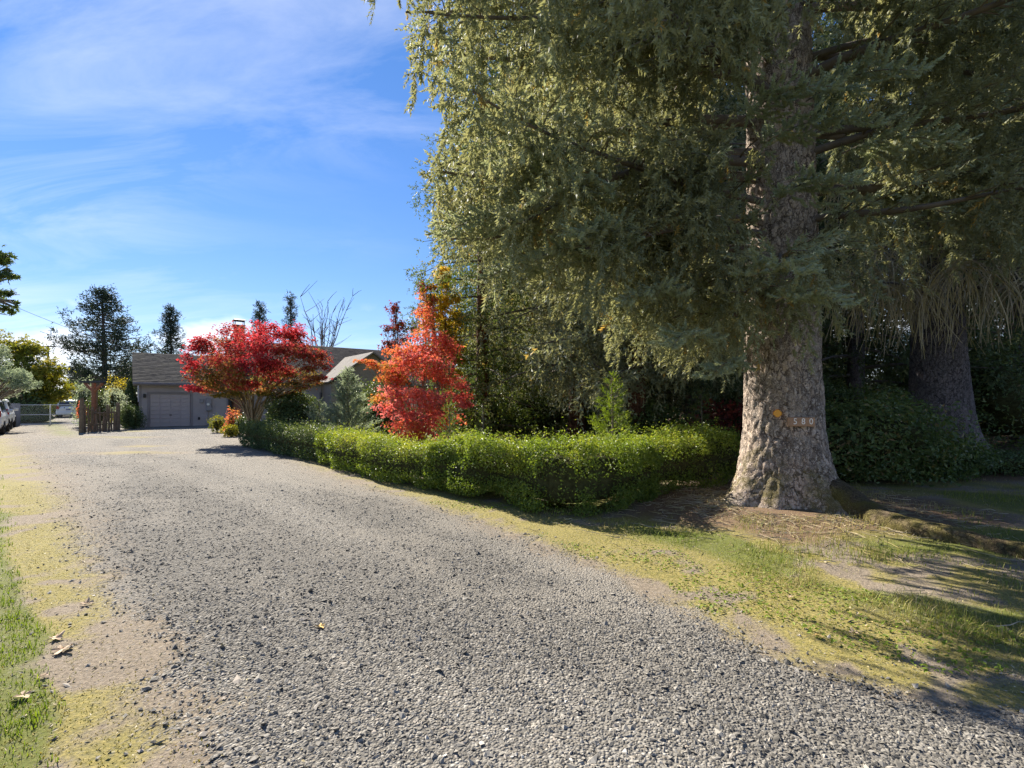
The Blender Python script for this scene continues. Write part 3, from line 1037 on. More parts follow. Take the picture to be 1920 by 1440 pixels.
# open sprays of pale thick shoots on the side towards the drive
rs_ = np.random.default_rng(77)
gtips = Geo()
for (px, py, Y, az, ln) in [(1010, 360, 5.0, 200, 1.0), (1085, 430, 4.9, 230, 1.0), (930, 300, 5.3, 190, 1.0), (1120, 470, 5.2, 250, .9), (850, 250, 5.6, 185, 1.1), (830, 430, 5.6, 182, 1.0), (1260, 640, 5.3, 230, .9),
                            (1500, 500, 4.6, 275, .75), (1580, 560, 4.9, 300, .7), (1560, 150, 4.9, 300, 1.0), (1640, 220, 5.0, 320, 1.0), (1720, 120, 4.8, 310, 1.0), (1790, 260, 5.2, 330, 1.0), (1330, 700, 5.8, 215, .8), (1000, 480, 5.4, 210, .9), (900, 520, 5.8, 190, .9), (1600, 330, 4.9, 290, .9), (1180, 560, 5.2, 215, .9)]:
    tip = P(px, py, Y)
    a_ = R(az)
    dh = np.array([math.cos(a_), math.sin(a_), 0])
    b_ = tip - dh * ln + np.array([0, 0, 0.10])
    m_ = int(13 * ln)
    P0, D0, L0 = [], [], []
    axp = [b_ + dh * ln * q_ + np.array([0, 0, 0.10 * math.sin(q_ * 3) - 0.18 * q_ ** 2]) for q_ in np.linspace(0, 1, 8)]
    gt.add(*tubes(np.array(axp), np.linspace(.012, .004, 8), 4))
    for j in range(m_):
        q_ = (j + 1) / m_
        c_ = np.array([np.interp(q_, np.linspace(0, 1, 8), np.array(axp)[:, k]) for k in range(3)])
        for sg_ in (-1, 1):
            sa = a_ + sg_ * rs_.uniform(.7, 1.1)
            dl_ = np.array([math.cos(sa), math.sin(sa), rs_.uniform(-.35, .12)])
            sl_ = (0.10 + 0.38 * (1 - q_) ** .8) * rs_.uniform(.7, 1.2)
            nsub = max(1, int(sl_ / 0.075))
            for h_ in range(nsub):
                c2 = c_ + dl_ * sl_ * (h_ / nsub)
                P0.append(c2)
                D0.append(dl_ + (0 if h_ == nsub - 1 else 1) * np.array([*rs_.normal(0, .8, 2), rs_.normal(-.25, .3)]))
                L0.append(rs_.uniform(.11, .19))
    P0.append(np.array(axp[-1]))
    D0.append(dh)
    L0.append(.2)
    P0, D0, L0 = np.array(P0), np.array(D0), np.array(L0)
    gf.add(*bristles(P0, D0, L0, np.full(len(L0), .040), 26, np.clip(rs_.normal(.76, .04, len(L0)), 0, .83), rs_, .22, .30))
mk("crown", gf, M['needle'], spruce)
mk("twigs", gt, M['twig'], spruce)
print("big spruce needles", gf.n // 3)

# --- generic conifers standing behind
def conifer(name, label, loc, Ht, Rb, z0, mat, bark, trunk_r, n_limb, sec_sp, str_sp, sh_sp, sh_len, sh_w, K, hang, seed, group=None, droop=(0.3, 0.5), rise=(0.0, 0.2), up=(0.05, 0.2), shape=1.0, sec_len=1.0, sides=14, limbs_part=True):
    r = np.random.default_rng(seed)
    o = thing(name, label, "tree", loc, group)
    z = np.linspace(-0.1, Ht, 30)
    path = np.stack([loc[0] + 0 * z, loc[1] + 0 * z, z + loc[2]], 1)
    mk("trunk", trunk_geo(path, np.interp(z, [0, Ht], [trunk_r, 0.03]), sides, trunk_r * 0.35, 5, seed, 0.0), bark, o, smooth_=True)
    lm = []
    for i in range(n_limb):
        f = (i + 0.5) / n_limb
        zl = z0 + (Ht - z0) * f ** 0.9
        Lm = Rb * max(0.08, (1 - f) ** shape) * r.uniform(0.75, 1.15)
        lm.append(limb_curve(np.array([loc[0], loc[1], loc[2] + zl]), i * 2.39996 + r.normal(0, 0.2), Lm, r.uniform(*rise), r.uniform(*droop), r.uniform(*up), 10, r))
    gf, gt = spruce_foliage(lm, sec_sp, str_sp, sh_sp, sh_len, sh_w, K, hang, seed, t0=0.12, wood=False, sec_len=sec_len)
    if limbs_part:
        g = Geo()
        for C in lm:
            V, F = tubes(C, np.linspace(0.045, 0.006, len(C)) * (Rb / 3), 4)
            g.add(V, F)
        mk("limbs", g, M['limb'], o)
    mk("crown", gf, mat, o)
    print(name, gf.n // 3)
    return o


# second old spruce at the right, bare hanging twigs on its lower limbs
S2 = np.array([10.75, 12.1, 0.0])
sp2 = thing("spruce_tree", "second old spruce at the right with bare twigs hanging over its grey trunk", "tree", tuple(S2))
z2 = np.concatenate([np.linspace(-0.1, 4, 60), np.linspace(4.2, 16, 40)])
p2 = np.stack([S2[0] - 0.03 * z2, S2[1] + 0 * z2, z2], 1)
mk("trunk", trunk_geo(p2, np.interp(z2, [0, 1, 3, 16], [0.74, 0.62, 0.52, 0.2]), 90, 0.16, 5, 9, 0.022, 0.5, [(R(-40), 0.35, 0.5, 0.5)], freq=8), M['bark_dark'], sp2, smooth_=True)
lm2 = []
r = np.random.default_rng(91)
for i in range(30):
    z = 4.0 + i * 0.22
    az = R([225, 265, 300, 240, 330, 195, 280][i % 7] + r.uniform(-16, 16))
    lm2.append(limb_curve(np.array([S2[0], S2[1], z]), az, r.uniform(3.6, 5.0), r.uniform(0, 0.2), r.uniform(0.3, 0.5), r.uniform(0.05, 0.2), r=r))
g = Geo()
for C in lm2:
    V, F = tubes(C, np.linspace(0.07, 0.01, len(C)), 6)
    g.add(V, F)
mk("limbs", g, M['limb'], sp2, smooth_=True)
gf, gt = spruce_foliage(lm2[9:], 0.27, 0.18, 0.14, 0.25, 0.065, 10, 0.6, 13, body=True, gap=0.3, t0=0.15, sec_len=1.3, tintf=spruce_tint, wood=False)
mk("crown", gf, M['needle'], sp2)
# bare hanging twigs
gtw = Geo()
for C in lm2[:13]:
    m = 150
    ts = r.uniform(0.2, 1, m)
    fi = ts * (len(C) - 1)
    i0 = np.minimum(fi.astype(int), len(C) - 2)
    b = C[i0] + r.normal(0, 0.22, (m, 3)) * np.array([1, 1, 0.3])
    d = norm(np.stack([r.normal(-0.4, 0.8, m), r.normal(-0.3, 0.8, m), np.zeros(m)], 1))
    ln = r.uniform(0.5, 1.5, m)
    s = np.linspace(0, 1, 7)
    Q = b[:, None, :] + d[:, None, :] * (ln[:, None] * 0.55 * np.sin(s * 1.5))[..., None]
    Q[:, :, 2] -= ln[:, None] * (s ** 1.7)
    Q[:, :, :2] += 0.10 * ln[:, None, None] * np.sin(s * 5 + r.uniform(0, 6, (m, 1)))[..., None] * r.normal(0, 1, (m, 1, 2)) * s[None, :, None]
    V, F = tubes(Q, np.outer(r.uniform(0.008, 0.015, m), np.linspace(1, 0.45, 7)), 3)
    gtw.add(V, F, np.repeat(r.uniform(0, 1, m), 21))
mk("hanging_twigs", gtw, M['dead'], sp2)

bgp = dict(sec_sp=0.34, str_sp=0.24, sh_sp=0.20, sh_len=0.42, sh_w=0.105, K=6, hang=0.75, sec_len=1.6)
cedar = conifer("cedar_tree", "green cedar with drooping sprays at the edge of the orange maple", tuple(P(905, 752, 17.5) * [1, 1, 0]), 17.5, 2.9, 0.6, M['cedar'], M['bark_red'], 0.28, 105, 0.26, 0.18, 0.16, 0.32, 0.075, 6, 0.5, 51, shape=0.45, sec_len=1.1)
backA = conifer("spruce_tree", "weeping spruce with orange brown trunk behind the small conifer sapling", tuple(P(1082, 752, 17.6) * [1, 1, 0]), 17.5, 5.0, 2.3, M['needle'], M['bark_red'], 0.33, 86, seed=52, shape=0.32, **bgp)
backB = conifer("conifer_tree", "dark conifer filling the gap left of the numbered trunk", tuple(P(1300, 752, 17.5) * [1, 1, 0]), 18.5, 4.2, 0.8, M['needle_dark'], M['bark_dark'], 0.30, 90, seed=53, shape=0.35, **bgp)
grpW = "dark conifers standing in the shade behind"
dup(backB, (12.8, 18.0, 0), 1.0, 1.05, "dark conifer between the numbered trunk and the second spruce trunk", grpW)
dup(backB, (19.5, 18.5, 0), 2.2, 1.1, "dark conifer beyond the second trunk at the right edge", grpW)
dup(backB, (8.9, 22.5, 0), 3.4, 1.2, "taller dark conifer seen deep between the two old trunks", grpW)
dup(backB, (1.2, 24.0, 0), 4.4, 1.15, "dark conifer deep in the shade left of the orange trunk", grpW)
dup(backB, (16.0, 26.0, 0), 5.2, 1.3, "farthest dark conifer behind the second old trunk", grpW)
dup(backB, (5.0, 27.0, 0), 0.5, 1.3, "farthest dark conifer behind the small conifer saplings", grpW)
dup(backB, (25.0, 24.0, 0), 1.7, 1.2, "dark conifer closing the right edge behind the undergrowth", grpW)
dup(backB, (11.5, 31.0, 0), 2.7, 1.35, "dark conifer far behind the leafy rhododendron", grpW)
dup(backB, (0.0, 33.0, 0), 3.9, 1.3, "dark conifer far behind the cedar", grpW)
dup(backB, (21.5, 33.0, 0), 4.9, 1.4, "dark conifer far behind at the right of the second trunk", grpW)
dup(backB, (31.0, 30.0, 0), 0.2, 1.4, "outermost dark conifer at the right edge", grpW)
backB["group"] = grpW
dup(backA, (3.7, 14.4, 0), 2.0, 0.9, "weeping green spruce whose curtains hang above the clipped hedge")


# ------------------------------------------------------------------ broadleaf trees and shrubs
def blob_tree(name, label, cat, loc, blobs, mat, stemmat, n_leaf, leaf, seed, stems=3, stem_r=0.06, lob=3, tint_var=0.14, group=None, diamond=False, spread=0.25, up=0.5, shell=0.45, stem_h=None, droop=0.0, limb_part="trunk", crown_part="crown"):
    """blobs: rows of cx, cy, cz,rx,ry,rz,tint; leaves gather in the outer part of every blob"""
    r = np.random.default_rng(seed)
    o = thing(name, label, cat, loc, group)
    B = np.array(blobs, float)
    area = (B[:, 3] * B[:, 4] + B[:, 4] * B[:, 5] + B[:, 3] * B[:, 5])
    cnt = np.maximum(20, (n_leaf * area / area.sum()).astype(int))
    g = Geo()
    pos, nr, tn = [], [], []
    for b, c in zip(B, cnt):
        # sub clumps inside the blob give light and dark tufts
        k = max(4, c // 60)
        sc = sphere_pts(k, r) * (r.uniform(shell, 1.0, (k, 1)))
        which = r.integers(0, k, c)
        q = sc[which] + r.normal(0, spread, (c, 3)) * np.array([1, 1, 0.7])
        p = b[:3] + q * b[3:6]
        pos.append(p)
        nr.append(norm(q) * 0.5 + r.normal(0, 0.55, (c, 3)) + np.array([0, 0, up]))
        tc_ = r.normal(0, 0.10, k)
        tn.append(np.clip(b[6] + tc_[which] + r.normal(0, tint_var, c), 0, 1))
    pos, nr, tn = np.concatenate(pos), np.concatenate(nr), np.concatenate(tn)
    pos[:, 2] = np.maximum(pos[:, 2], loc[2] + 0.03)
    L = leaf * r.uniform(0.65, 1.3, len(pos))
    if diamond:
        g.add(*leaves(pos, nr, L, L * 0.55, tn, r))
    else:
        g.add(*lobed(pos, nr, L, tn, r, lob))
    # stems from the base to every blob, forking half way
    gs = Geo()
    base = np.array(loc, float)
    sb = base + np.concatenate([r.normal(0, stem_r * 1.8, (stems, 2)), np.zeros((stems, 1))], 1)
    hub_h = stem_h if stem_h is not None else 0.45 * (B[:, 2].mean() - base[2])
    for i, b in enumerate(B):
        s0 = sb[i % stems]
        c = b[:3]
        hf = 0.02 if stem_h is not None else 0.18
        hub = s0 + np.array([hf * (c[0] - s0[0]), hf * (c[1] - s0[1]), hub_h])
        s = np.linspace(0, 1, 9)[:, None]
        C = (1 - s) ** 2 * s0 + 2 * s * (1 - s) * hub + s ** 2 * c
        C[1:-1] += r.normal(0, 0.02, (7, 3))
        V, F = tubes(C, np.linspace(stem_r, stem_r * 0.25, 9), 6)
        gs.add(V, F)
        m = 5
        e = c + sphere_pts(m, r) * b[3:6] * 0.85
        k0 = r.integers(5, 8, m)
        Q = C[k0][:, None, :] * (1 - np.linspace(0, 1, 5))[None, :, None] + e[:, None, :] * np.linspace(0, 1, 5)[None, :, None]
        Q[:, 1:4, :] += r.normal(0, 0.03, (m, 3, 3))
        V, F = tubes(Q, np.tile(np.linspace(stem_r * 0.35, stem_r * 0.08, 5), (m, 1)), 4)
        gs.add(V, F)
    mk(limb_part, gs, stemmat, o, smooth_=True)
    mk(crown_part, g, mat, o)
    return o


def pb(Y, rows):
    """blobs from pixel boxes: px, py, half width px, half height px, depth offset, tint"""
    out = []
    for (px, py, hw, hh, dy, tv) in rows:
        Yc = Y + dy
        c = P(px, py, Yc)
        out.append((c[0], c[1], c[2], hw / FPX * Yc, hw / FPX * Yc * 0.9, hh / FPX * Yc, tv))
    return out


# crimson maple before the garage
YM = 18.9
rows = [(378, 645, 26, 22, 0.2, .62), (365, 680, 20, 22, -.3, .80), (400, 660, 34, 30, .6, .50), (437, 632, 30, 22, .5, .50), (430, 668, 36, 30, -.8, .45),
        (478, 645, 34, 28, -.9, .72), (500, 622, 34, 20, .2, .78), (548, 628, 26, 20, .3, .70), (545, 660, 36, 26, -.6, .50), (480, 680, 34, 26, -1.2, .74),
        (520, 692, 34, 24, -.4, .60), (585, 668, 28, 18, 0, .36), (590, 690, 24, 14, -.6, .42), (600, 712, 20, 10, -.8, .35), (390, 705, 34, 22, -.5, .16),
        (430, 712, 34, 20, .7, .10), (362, 730, 24, 9, -.9, .82), (395, 728, 26, 11, .2, .40), (440, 700, 30, 24, -1.3, .22), (500, 712, 34, 18, .8, .14),
        (550, 702, 34, 18, .4, .18), (570, 718, 26, 14, -.4, .22), (560, 645, 26, 20, 0.9, .45), (465, 722, 26, 12, -1.0, .55), (420, 735, 26, 10, -.4, .12), (500, 735, 26, 11, -.2, .15), (540, 732, 26, 12, .3, .2), (455, 738, 22, 9, .5, .1)]
blob_tree("maple_tree", "crimson maple with many pale stems standing before the garage", "tree", tuple(P(474, 752, 19.3) * [1, 1, 0]), pb(YM, rows), M['red'], M['stem'], 19500, 0.092, 31, stems=8, stem_r=0.042, lob=4, spread=0.27, up=0.7, shell=0.35, stem_h=1.9, tint_var=0.10)

# orange-red maple in the middle
YO = 14.0
rows = [(800, 560, 20, 24, 1.2, .30), (795, 600, 26, 26, .8, .42), (800, 640, 44, 28, .2, .62), (770, 665, 40, 24, -.3, .55), (830, 655, 34, 26, .3, .70),
        (800, 685, 52, 26, -.5, .72), (745, 705, 34, 20, -.2, .30), (720, 690, 32, 10, -.4, .34), (690, 678, 26, 6, -.6, .42), (755, 735, 42, 26, -.3, .82), (830, 705, 40, 26, .4, .72),
        (860, 735, 32, 20, .2, .84), (800, 750, 46, 26, -.8, .80), (745, 770, 36, 24, -.6, .92), (790, 785, 40, 24, -.4, .86), (880, 762, 22, 12, 0, .80),
        (840, 785, 30, 22, .2, .72), (770, 805, 44, 20, -.6, .60), (740, 690, 34, 22, .4, .20), (725, 745, 24, 20, .6, .25), (825, 822, 24, 12, -.3, .80)]
blob_tree("maple_tree", "bright orange red maple behind the clipped hedge", "tree", tuple(P(790, 752, YO) * [1, 1, 0]), pb(YO, rows), M['orange'], M['stem'], 12500, 0.075, 32, stems=6, stem_r=0.032, lob=4, spread=0.26, up=0.6, shell=0.45)
rows = [(826, 520, 22, 20, .4, .5), (834, 560, 26, 26, 0, .45), (842, 600, 28, 28, .3, .30), (848, 640, 26, 28, .2, .25), (855, 680, 22, 24, .2, .15), (812, 590, 18, 22, -.4, .65), (806, 545, 14, 14, -.6, .9)]
blob_tree("yellow_tree", "yellow leaved tree rising between the orange maple and the cedar", "tree", tuple(P(830, 752, 16.4) * [1, 1, 0]), pb(16.4, rows), M['yellow'], M['twig'], 5200, 0.10, 33, stems=2, stem_r=0.06)
rows = [(738, 590, 10, 18, 0, .6), (728, 620, 12, 14, .2, .5), (745, 612, 12, 18, -.2, .7), (724, 648, 14, 14, 0, .6), (748, 645, 16, 18, .2, .8), (745, 575, 4, 10, 0, .4), (792, 545, 12, 14, -.3, .9), (776, 612, 9, 10, .2, .2)]
blob_tree("slender_tree", "slender tree with sparse dark red leaves against the sky", "tree", tuple(P(742, 752, 16) * [1, 1, 0]), pb(16, rows), M['darkred'], M['twig'], 900, 0.10, 34, stems=2, stem_r=0.03, spread=0.4)
rows = [(752, 690, 14, 16, 0, .4), (745, 676, 8, 8, 0, .6)]
blob_tree("green_sapling", "small bright green tree peeping out beside the gable", "tree", tuple(P(748, 752, 19) * [1, 1, 0]), pb(19, rows), M['grass'], M['twig'], 500, 0.12, 35, stems=1, stem_r=0.03)


# small conifers
def small_conifer(name, label, loc, Ht, Rb, mat, seed, n=46, L=0.14, W=0.03, dens=1.0, tilt=0.55, z0=0.05, K=8, shape=1.0, group=None, cnt=42):
    """upswept feathery little conifer"""
    r = np.random.default_rng(seed)
    o = thing(name, label, "tree", tuple(loc), group)
    zt = np.linspace(-0.05, Ht, 14)
    path = np.stack([loc[0] + 0.02 * np.sin(zt * 2), loc[1] + 0 * zt, loc[2] + zt], 1)
    mk("trunk", trunk_geo(path, np.interp(zt, [0, Ht], [0.02 + Ht * 0.014, 0.006]), 8, 0.01, 4, seed, 0.0), M['twig'], o, smooth_=True)
    P_, D_, T_ = [], [], []
    gb = Geo()
    for i in range(n):
        f = (i + r.uniform(0, 1)) / n
        z = z0 * Ht + (1 - z0) * Ht * f
        l = (Rb * (1 - f) ** shape + 0.08) * r.uniform(0.65, 1.2)
        a = i * 2.4 + r.normal(0, 0.3)
        tl = tilt + r.normal(0, 0.12)
        d = np.array([math.cos(a) * math.cos(tl), math.sin(a) * math.cos(tl), math.sin(tl)])
        s = np.linspace(0.0, 1, 6)[:, None]
        b = np.array([loc[0], loc[1], loc[2] + z])
        C = b + d * l * s + np.array([0, 0, 0.12 * l]) * s ** 2
        V, F = tubes(C, np.linspace(0.008, 0.003, 6) * (0.5 + Ht / 3), 3)
        gb.add(V, F)
        m = int(max(6, cnt * dens * l))
        u = r.uniform(0.15, 1, m) ** 0.8
        p = b + d * l * u[:, None] + np.array([0, 0, 0.12 * l]) * (u ** 2)[:, None] + r.normal(0, 0.035 + 0.05 * l, (m, 3)) * (1.05 - u)[:, None]
        P_.append(p)
        D_.append(d * 0.9 + r.normal(0, 0.45, (m, 3)) + np.array([0, 0, 0.25]))
        T_.append(np.clip(r.normal(0.5, 0.2, m) + 0.25 * (u - 0.6), 0, 1))
    p, d, tt_ = np.concatenate(P_), np.concatenate(D_), np.concatenate(T_)
    g = Geo().add(*shoots(p, d, L * r.uniform(.6, 1.3, len(p)), W * r.uniform(.8, 1.2, len(p)), K, tt_, r))
    mk("limbs", gb, M['twig'], o)
    mk("crown", g, mat, o)
    return o


small_conifer("cypress_tree", "feathery grey green cypress before the gable of the house", P(652, 752, 17.5) * [1, 1, 0] + [0, 0, 0], 2.75, 1.05, M['blue_needle'], 61, n=110, L=0.17, W=0.036, dens=1.5, tilt=0.5, z0=0.0, shape=0.9)
small_conifer("conifer_sapling", "bright green young conifer poking up behind the hedge", P(1148, 752, 9.7) * [1, 1, 0], 2.12, 0.58, M['grass'], 62, n=64, L=0.10, W=0.022, dens=1.3, tilt=0.35, z0=0.15, cnt=52)
small_conifer("conifer_sapling", "dim green young conifer just left of the numbered trunk", P(1315, 752, 11.8) * [1, 1, 0], 1.75, 0.62, M['cedar'], 63, n=46, L=0.12, W=0.03, tilt=0.3)
small_conifer("conifer_sapling", "thin drooping sapling right of the orange red maple", P(905, 752, 11.5) * [1, 1, 0], 1.55, 0.36, M['cedar'], 64, n=44, L=0.12, W=0.02, tilt=-0.6, z0=0.25)
small_conifer("pine_sapling", "small green pine in front of the orange red maple", P(842, 752, 11.0) * [1, 1, 0], 1.5, 0.36, M['cedar'], 65, n=30, L=0.14, W=0.03, tilt=0.6, z0=0.2)
small_conifer("spruce_sapling", "low blue grey spruce left of the feathery cypress", P(598, 752, 18.5) * [1, 1, 0], 1.6, 0.75, M['blue_needle'], 66, n=60, L=0.16, W=0.04, tilt=0.15, z0=0.0, shape=0.7)


# bushes made of leaf clumps around a dark twiggy inside
def core(cx, cy, cz, rx, ry, rz, seed, n=14):
    th = np.linspace(0, math.pi, n)
    ph = np.linspace(0, 2 * math.pi, 2 * n, endpoint=False)
    T, Ph = np.meshgrid(th, ph, indexing='ij')
    d = np.stack([np.sin(T) * np.cos(Ph), np.sin(T) * np.sin(Ph), np.cos(T)], -1)
    k = 0.45 + 1.1 * fbm(d[..., 0] * 2.3 + 7, d[..., 1] * 2.3 + 7, d[..., 2] * 2.3 + 7, seed=seed, oct=3)
    V = np.array([cx, cy, cz]) + d * k[..., None] * np.array([rx, ry, rz])
    V = V.reshape(-1, 3)
    V[:, 2] = np.maximum(V[:, 2], 0.0)
    m = 2 * n
    i = np.arange(n - 1)[:, None] * m
    j = np.arange(m)[None, :]
    F = np.stack([i + j, i + m + j, i + m + (j + 1) % m, i + (j + 1) % m], -1).reshape(-1, 4)
    return V, F


def bush(name, label, loc, rad, mat, n, leaf, seed, cat="bush", group=None, wid=0.5, lumps=14, tint=0.5, inner=0.60, flat=0.0):
    r = np.random.default_rng(seed)
    o = thing(name, label, cat, tuple(loc), group)
    rx, ry, rz = rad
    c = np.array([loc[0], loc[1], loc[2] + rz * 0.55])
    d = sphere_pts(n, r)
    k = 0.45 + 1.1 * fbm(d[:, 0] * 2.3 + 7, d[:, 1] * 2.3 + 7, d[:, 2] * 2.3 + 7, seed=seed, oct=3)
    rr_ = k * r.uniform(0.70, 1.08, n) + r.exponential(0.03, n)
    p = c + d * rr_[:, None] * np.array([rx, ry, rz * 0.62])
    keep = p[:, 2] > loc[2] + 0.02
    p, d = p[keep], d[keep]
    m = len(p)
    T = np.clip(tint + r.normal(0, 0.2, m) + 0.7 * (fbm(p[:, 0] * 2, p[:, 1] * 2, p[:, 2] * 2, seed=seed + 1, oct=2) - 0.5), 0, 1)
    L = leaf * r.uniform(0.6, 1.3, m)
    g = Geo().add(*leaves(p, d * 0.6 + r.normal(0, 0.6, (m, 3)) + np.array([0, 0, 0.35]), L, L * wid, T, r))
    cr = mk("twig_mass", Geo().add(*core(c[0], c[1], c[2], rx * inner, ry * inner, rz * 0.62 * inner, seed)), M['darkcore'], o, smooth_=True)
    mk("foliage", g, mat, o)
    return o


bush("rhododendron_bush", "wide dark leafy rhododendron between the two old spruce trunks", (7.2, 9.9, 0), (1.6, 1.2, 1.40), M['rhodo'], 15000, 0.085, 71)
bush("rhododendron_bush", "smaller leafy mound at the foot of the second spruce trunk", (8.95, 10.2, 0), (0.75, 0.7, 0.70), M['rhodo'], 6000, 0.08, 72)
bush("ivy_patch", "low blue green ground cover at the right edge", (11.0, 10.9, 0), (1.8, 1.0, 0.42), M['box_dark'], 7000, 0.06, 73, cat="plant")
bush("holly_bush", "dark glossy bush left of the feathery cypress", P(548, 752, 19.3) * [1, 1, 0], (0.95, 0.9, 1.75), M['box_dark'], 9000, 0.10, 74)
bush("laurel_bush", "dark bush under the gable right of the feathery cypress", P(712, 752, 21) * [1, 1, 0], (1.1, 0.9, 2.0), M['rhodo'], 6000, 0.11, 75)
bush("azalea_bush", "low leafy shrub at the foot of the orange red maple", P(765, 752, 12.6) * [1, 1, 0], (0.55, 0.5, 0.55), M['rhodo'], 2600, 0.06, 76, tint=0.7)
und = "shaded undergrowth bushes below the conifers"
for i, (px, Y, rx, rz, mt, lab) in enumerate([(985, 19.5, 1.6, 1.2, 'rhodo', "dim undergrowth bush left of the orange brown trunk"), (1210, 14.5, 1.0, 1.0, 'rhodo', "dim green bush right of the bright young conifer"), (1375, 12.6, 0.75, 0.95, 'darkred', "dull red brown shrub tucked left of the numbered trunk"), (1620, 15.5, 1.7, 1.4, 'rhodo', "tall dim bush showing right of the numbered trunk"), (1890, 16.5, 2.2, 2.2, 'rhodo', "tall dim bush beyond the second trunk"), (900, 18.0, 1.1, 1.2, 'rhodo', "dim bush under the cedar"), (1120, 21.0, 1.5, 1.5, 'rhodo', "dim bush deep right of the orange brown trunk"), (1440, 17.0, 1.6, 1.7, 'rhodo', "dim bush hidden partly by the numbered trunk")]):
    bush("undergrowth_bush", lab, P(px, 752, Y) * [1, 1, 0], (rx * 1.35, rx, rz * 1.35), M[mt], 4600, 0.12, 80 + i, group=und)
bush("round_bush", "round clipped dark bush at the garage corner", P(247, 752, 27.6) * [1, 1, 0], (0.62, 0.62, 1.15), M['box_dark'], 5200, 0.07, 90)


# hedge: clipped sections along the drive
def hedge(label, pts, wd, ht, mat, n, leaf, seed, tint=0.5, wob=0.10):
    r = np.random.default_rng(seed)
    pts = np.array(pts, float)
    seg = np.r_[0, np.cumsum(np.linalg.norm(np.diff(pts, axis=0), axis=1))]
    Lt = seg[-1]

    def at(s):
        return np.stack([np.interp(s, seg, pts[:, k]) for k in (0, 1)], -1)

    def surf(s, a, k):
        """s along, a round the section (superellipse), k scale"""
        c = at(s)
        d = norm(at(np.minimum(s + 0.05, Lt)) - at(np.maximum(s - 0.05, 0)))
        nrm = np.stack([-d[:, 1], d[:, 0]], 1)
        ca, sa = np.cos(a), np.sin(a)
        ex = np.sign(ca) * np.abs(ca) ** 0.55
        ez = np.sign(sa) * np.abs(sa) ** 0.55
        endr = np.clip(np.minimum(s, Lt - s) / 0.35, 0, 1) ** 0.5
        q = wob * 3.2 * (fbm(c[:, 0] * 1.4 + ex, c[:, 1] * 1.4, ez * 1.2 + 3, seed=seed, oct=3) - 0.5)
        hw = (wd / 2 + q) * k * (0.80 + 0.20 * endr)
        hh = (ht / 2 + q * 0.6) * k * (0.90 + 0.10 * endr)
        p = np.stack([c[:, 0] + nrm[:, 0] * ex * hw, c[:, 1] + nrm[:, 1] * ex * hw, ht / 2 + ez * hh], 1)
        nn = np.stack([nrm[:, 0] * ca, nrm[:, 1] * ca, sa], 1)
        return p, nn

    loc = (pts[0, 0], pts[0, 1], 0)
    o = thing("hedge", label, "hedge", loc, "clipped hedge along the drive")
    s = r.uniform(0, Lt, n)
    a = r.uniform(-0.35 * math.pi, 1.35 * math.pi, n)
    p, nn = surf(s, a, np.where(r.uniform(0, 1, n) < 0.3, r.uniform(0.66, 0.86, n), r.uniform(0.86, 1.06, n)))
    # end caps
    m = n // 14
    for e, sg in ((0.0, -1), (Lt, 1)):
        se = np.full(m, e)
        pe, _ = surf(se, r.uniform(0, 2 * math.pi, m), np.sqrt(r.uniform(0, 1, m)))
        dd = norm(at(np.array([min(e + .05, Lt)])) - at(np.array([max(e - .05, 0)])))[0]
        ne = np.tile(np.array([dd[0] * sg, dd[1] * sg, 0.2]), (m, 1))
        pe[:, :2] += dd * sg * r.uniform(-0.06, 0.05, (m, 1))
        p, nn = np.concatenate([p, pe]), np.concatenate([nn, ne])
    # stray shoots above the clipped top
    m = n // 9
    s2 = r.uniform(0, Lt, m)
    p2, n2 = surf(s2, r.uniform(0.2 * math.pi, 0.8 * math.pi, m), 1.03)
    p2[:, 2] += r.exponential(0.05, m)
    p, nn = np.concatenate([p, p2]), np.concatenate([nn, n2])
    keep = p[:, 2] > 0.03
    p, nn = p[keep], nn[keep]
    m = len(p)
    T = np.clip(tint - 0.12 + 0.30 * smooth(0.3, 1.0, p[:, 2] / ht) + r.normal(0, 0.16, m) + 0.9 * (fbm(p[:, 0] * 2.2, p[:, 1] * 2.2, p[:, 2] * 2.2, seed=seed + 2, oct=3) - 0.5), 0, 1)  # leaf tint rises towards the top, a sunlit look put into the colour
    L = leaf * r.uniform(0.6, 1.35, m)
    g = Geo().add(*leaves(p, nn * 0.45 + r.normal(0, 0.6, (m, 3)) + np.array([0, 0, 0.25]), L, L * 0.55, T, r))
    ns, na = max(8, int(Lt / 0.15)), 14
    Sg, Ag = np.meshgrid(np.linspace(0.05, Lt - 0.05, ns), np.linspace(0, 2 * math.pi, na, endpoint=False), indexing='ij')
    pc, _ = surf(Sg.ravel(), Ag.ravel(), 0.62)
    pc[:, 2] = np.maximum(pc[:, 2], 0.0)
    i = np.arange(ns - 1)[:, None] * na
    j = np.arange(na)[None, :]
    F = np.stack([i + j, i + na + j, i + na + (j + 1) % na, i + (j + 1) % na], -1).reshape(-1, 4)
    e0 = np.array([[0, k, k + 1, k + 1] for k in range(1, na - 1)])
    F = np.concatenate([F, e0, e0 + (ns - 1) * na])
    mk("twig_mass", Geo().add(pc, F), M['darkcore'], o, smooth_=True)
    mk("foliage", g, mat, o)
    return o


def off(px, py, dx, dy):
    g = G(px, py)
    return (g[0] + dx, g[1] + dy)


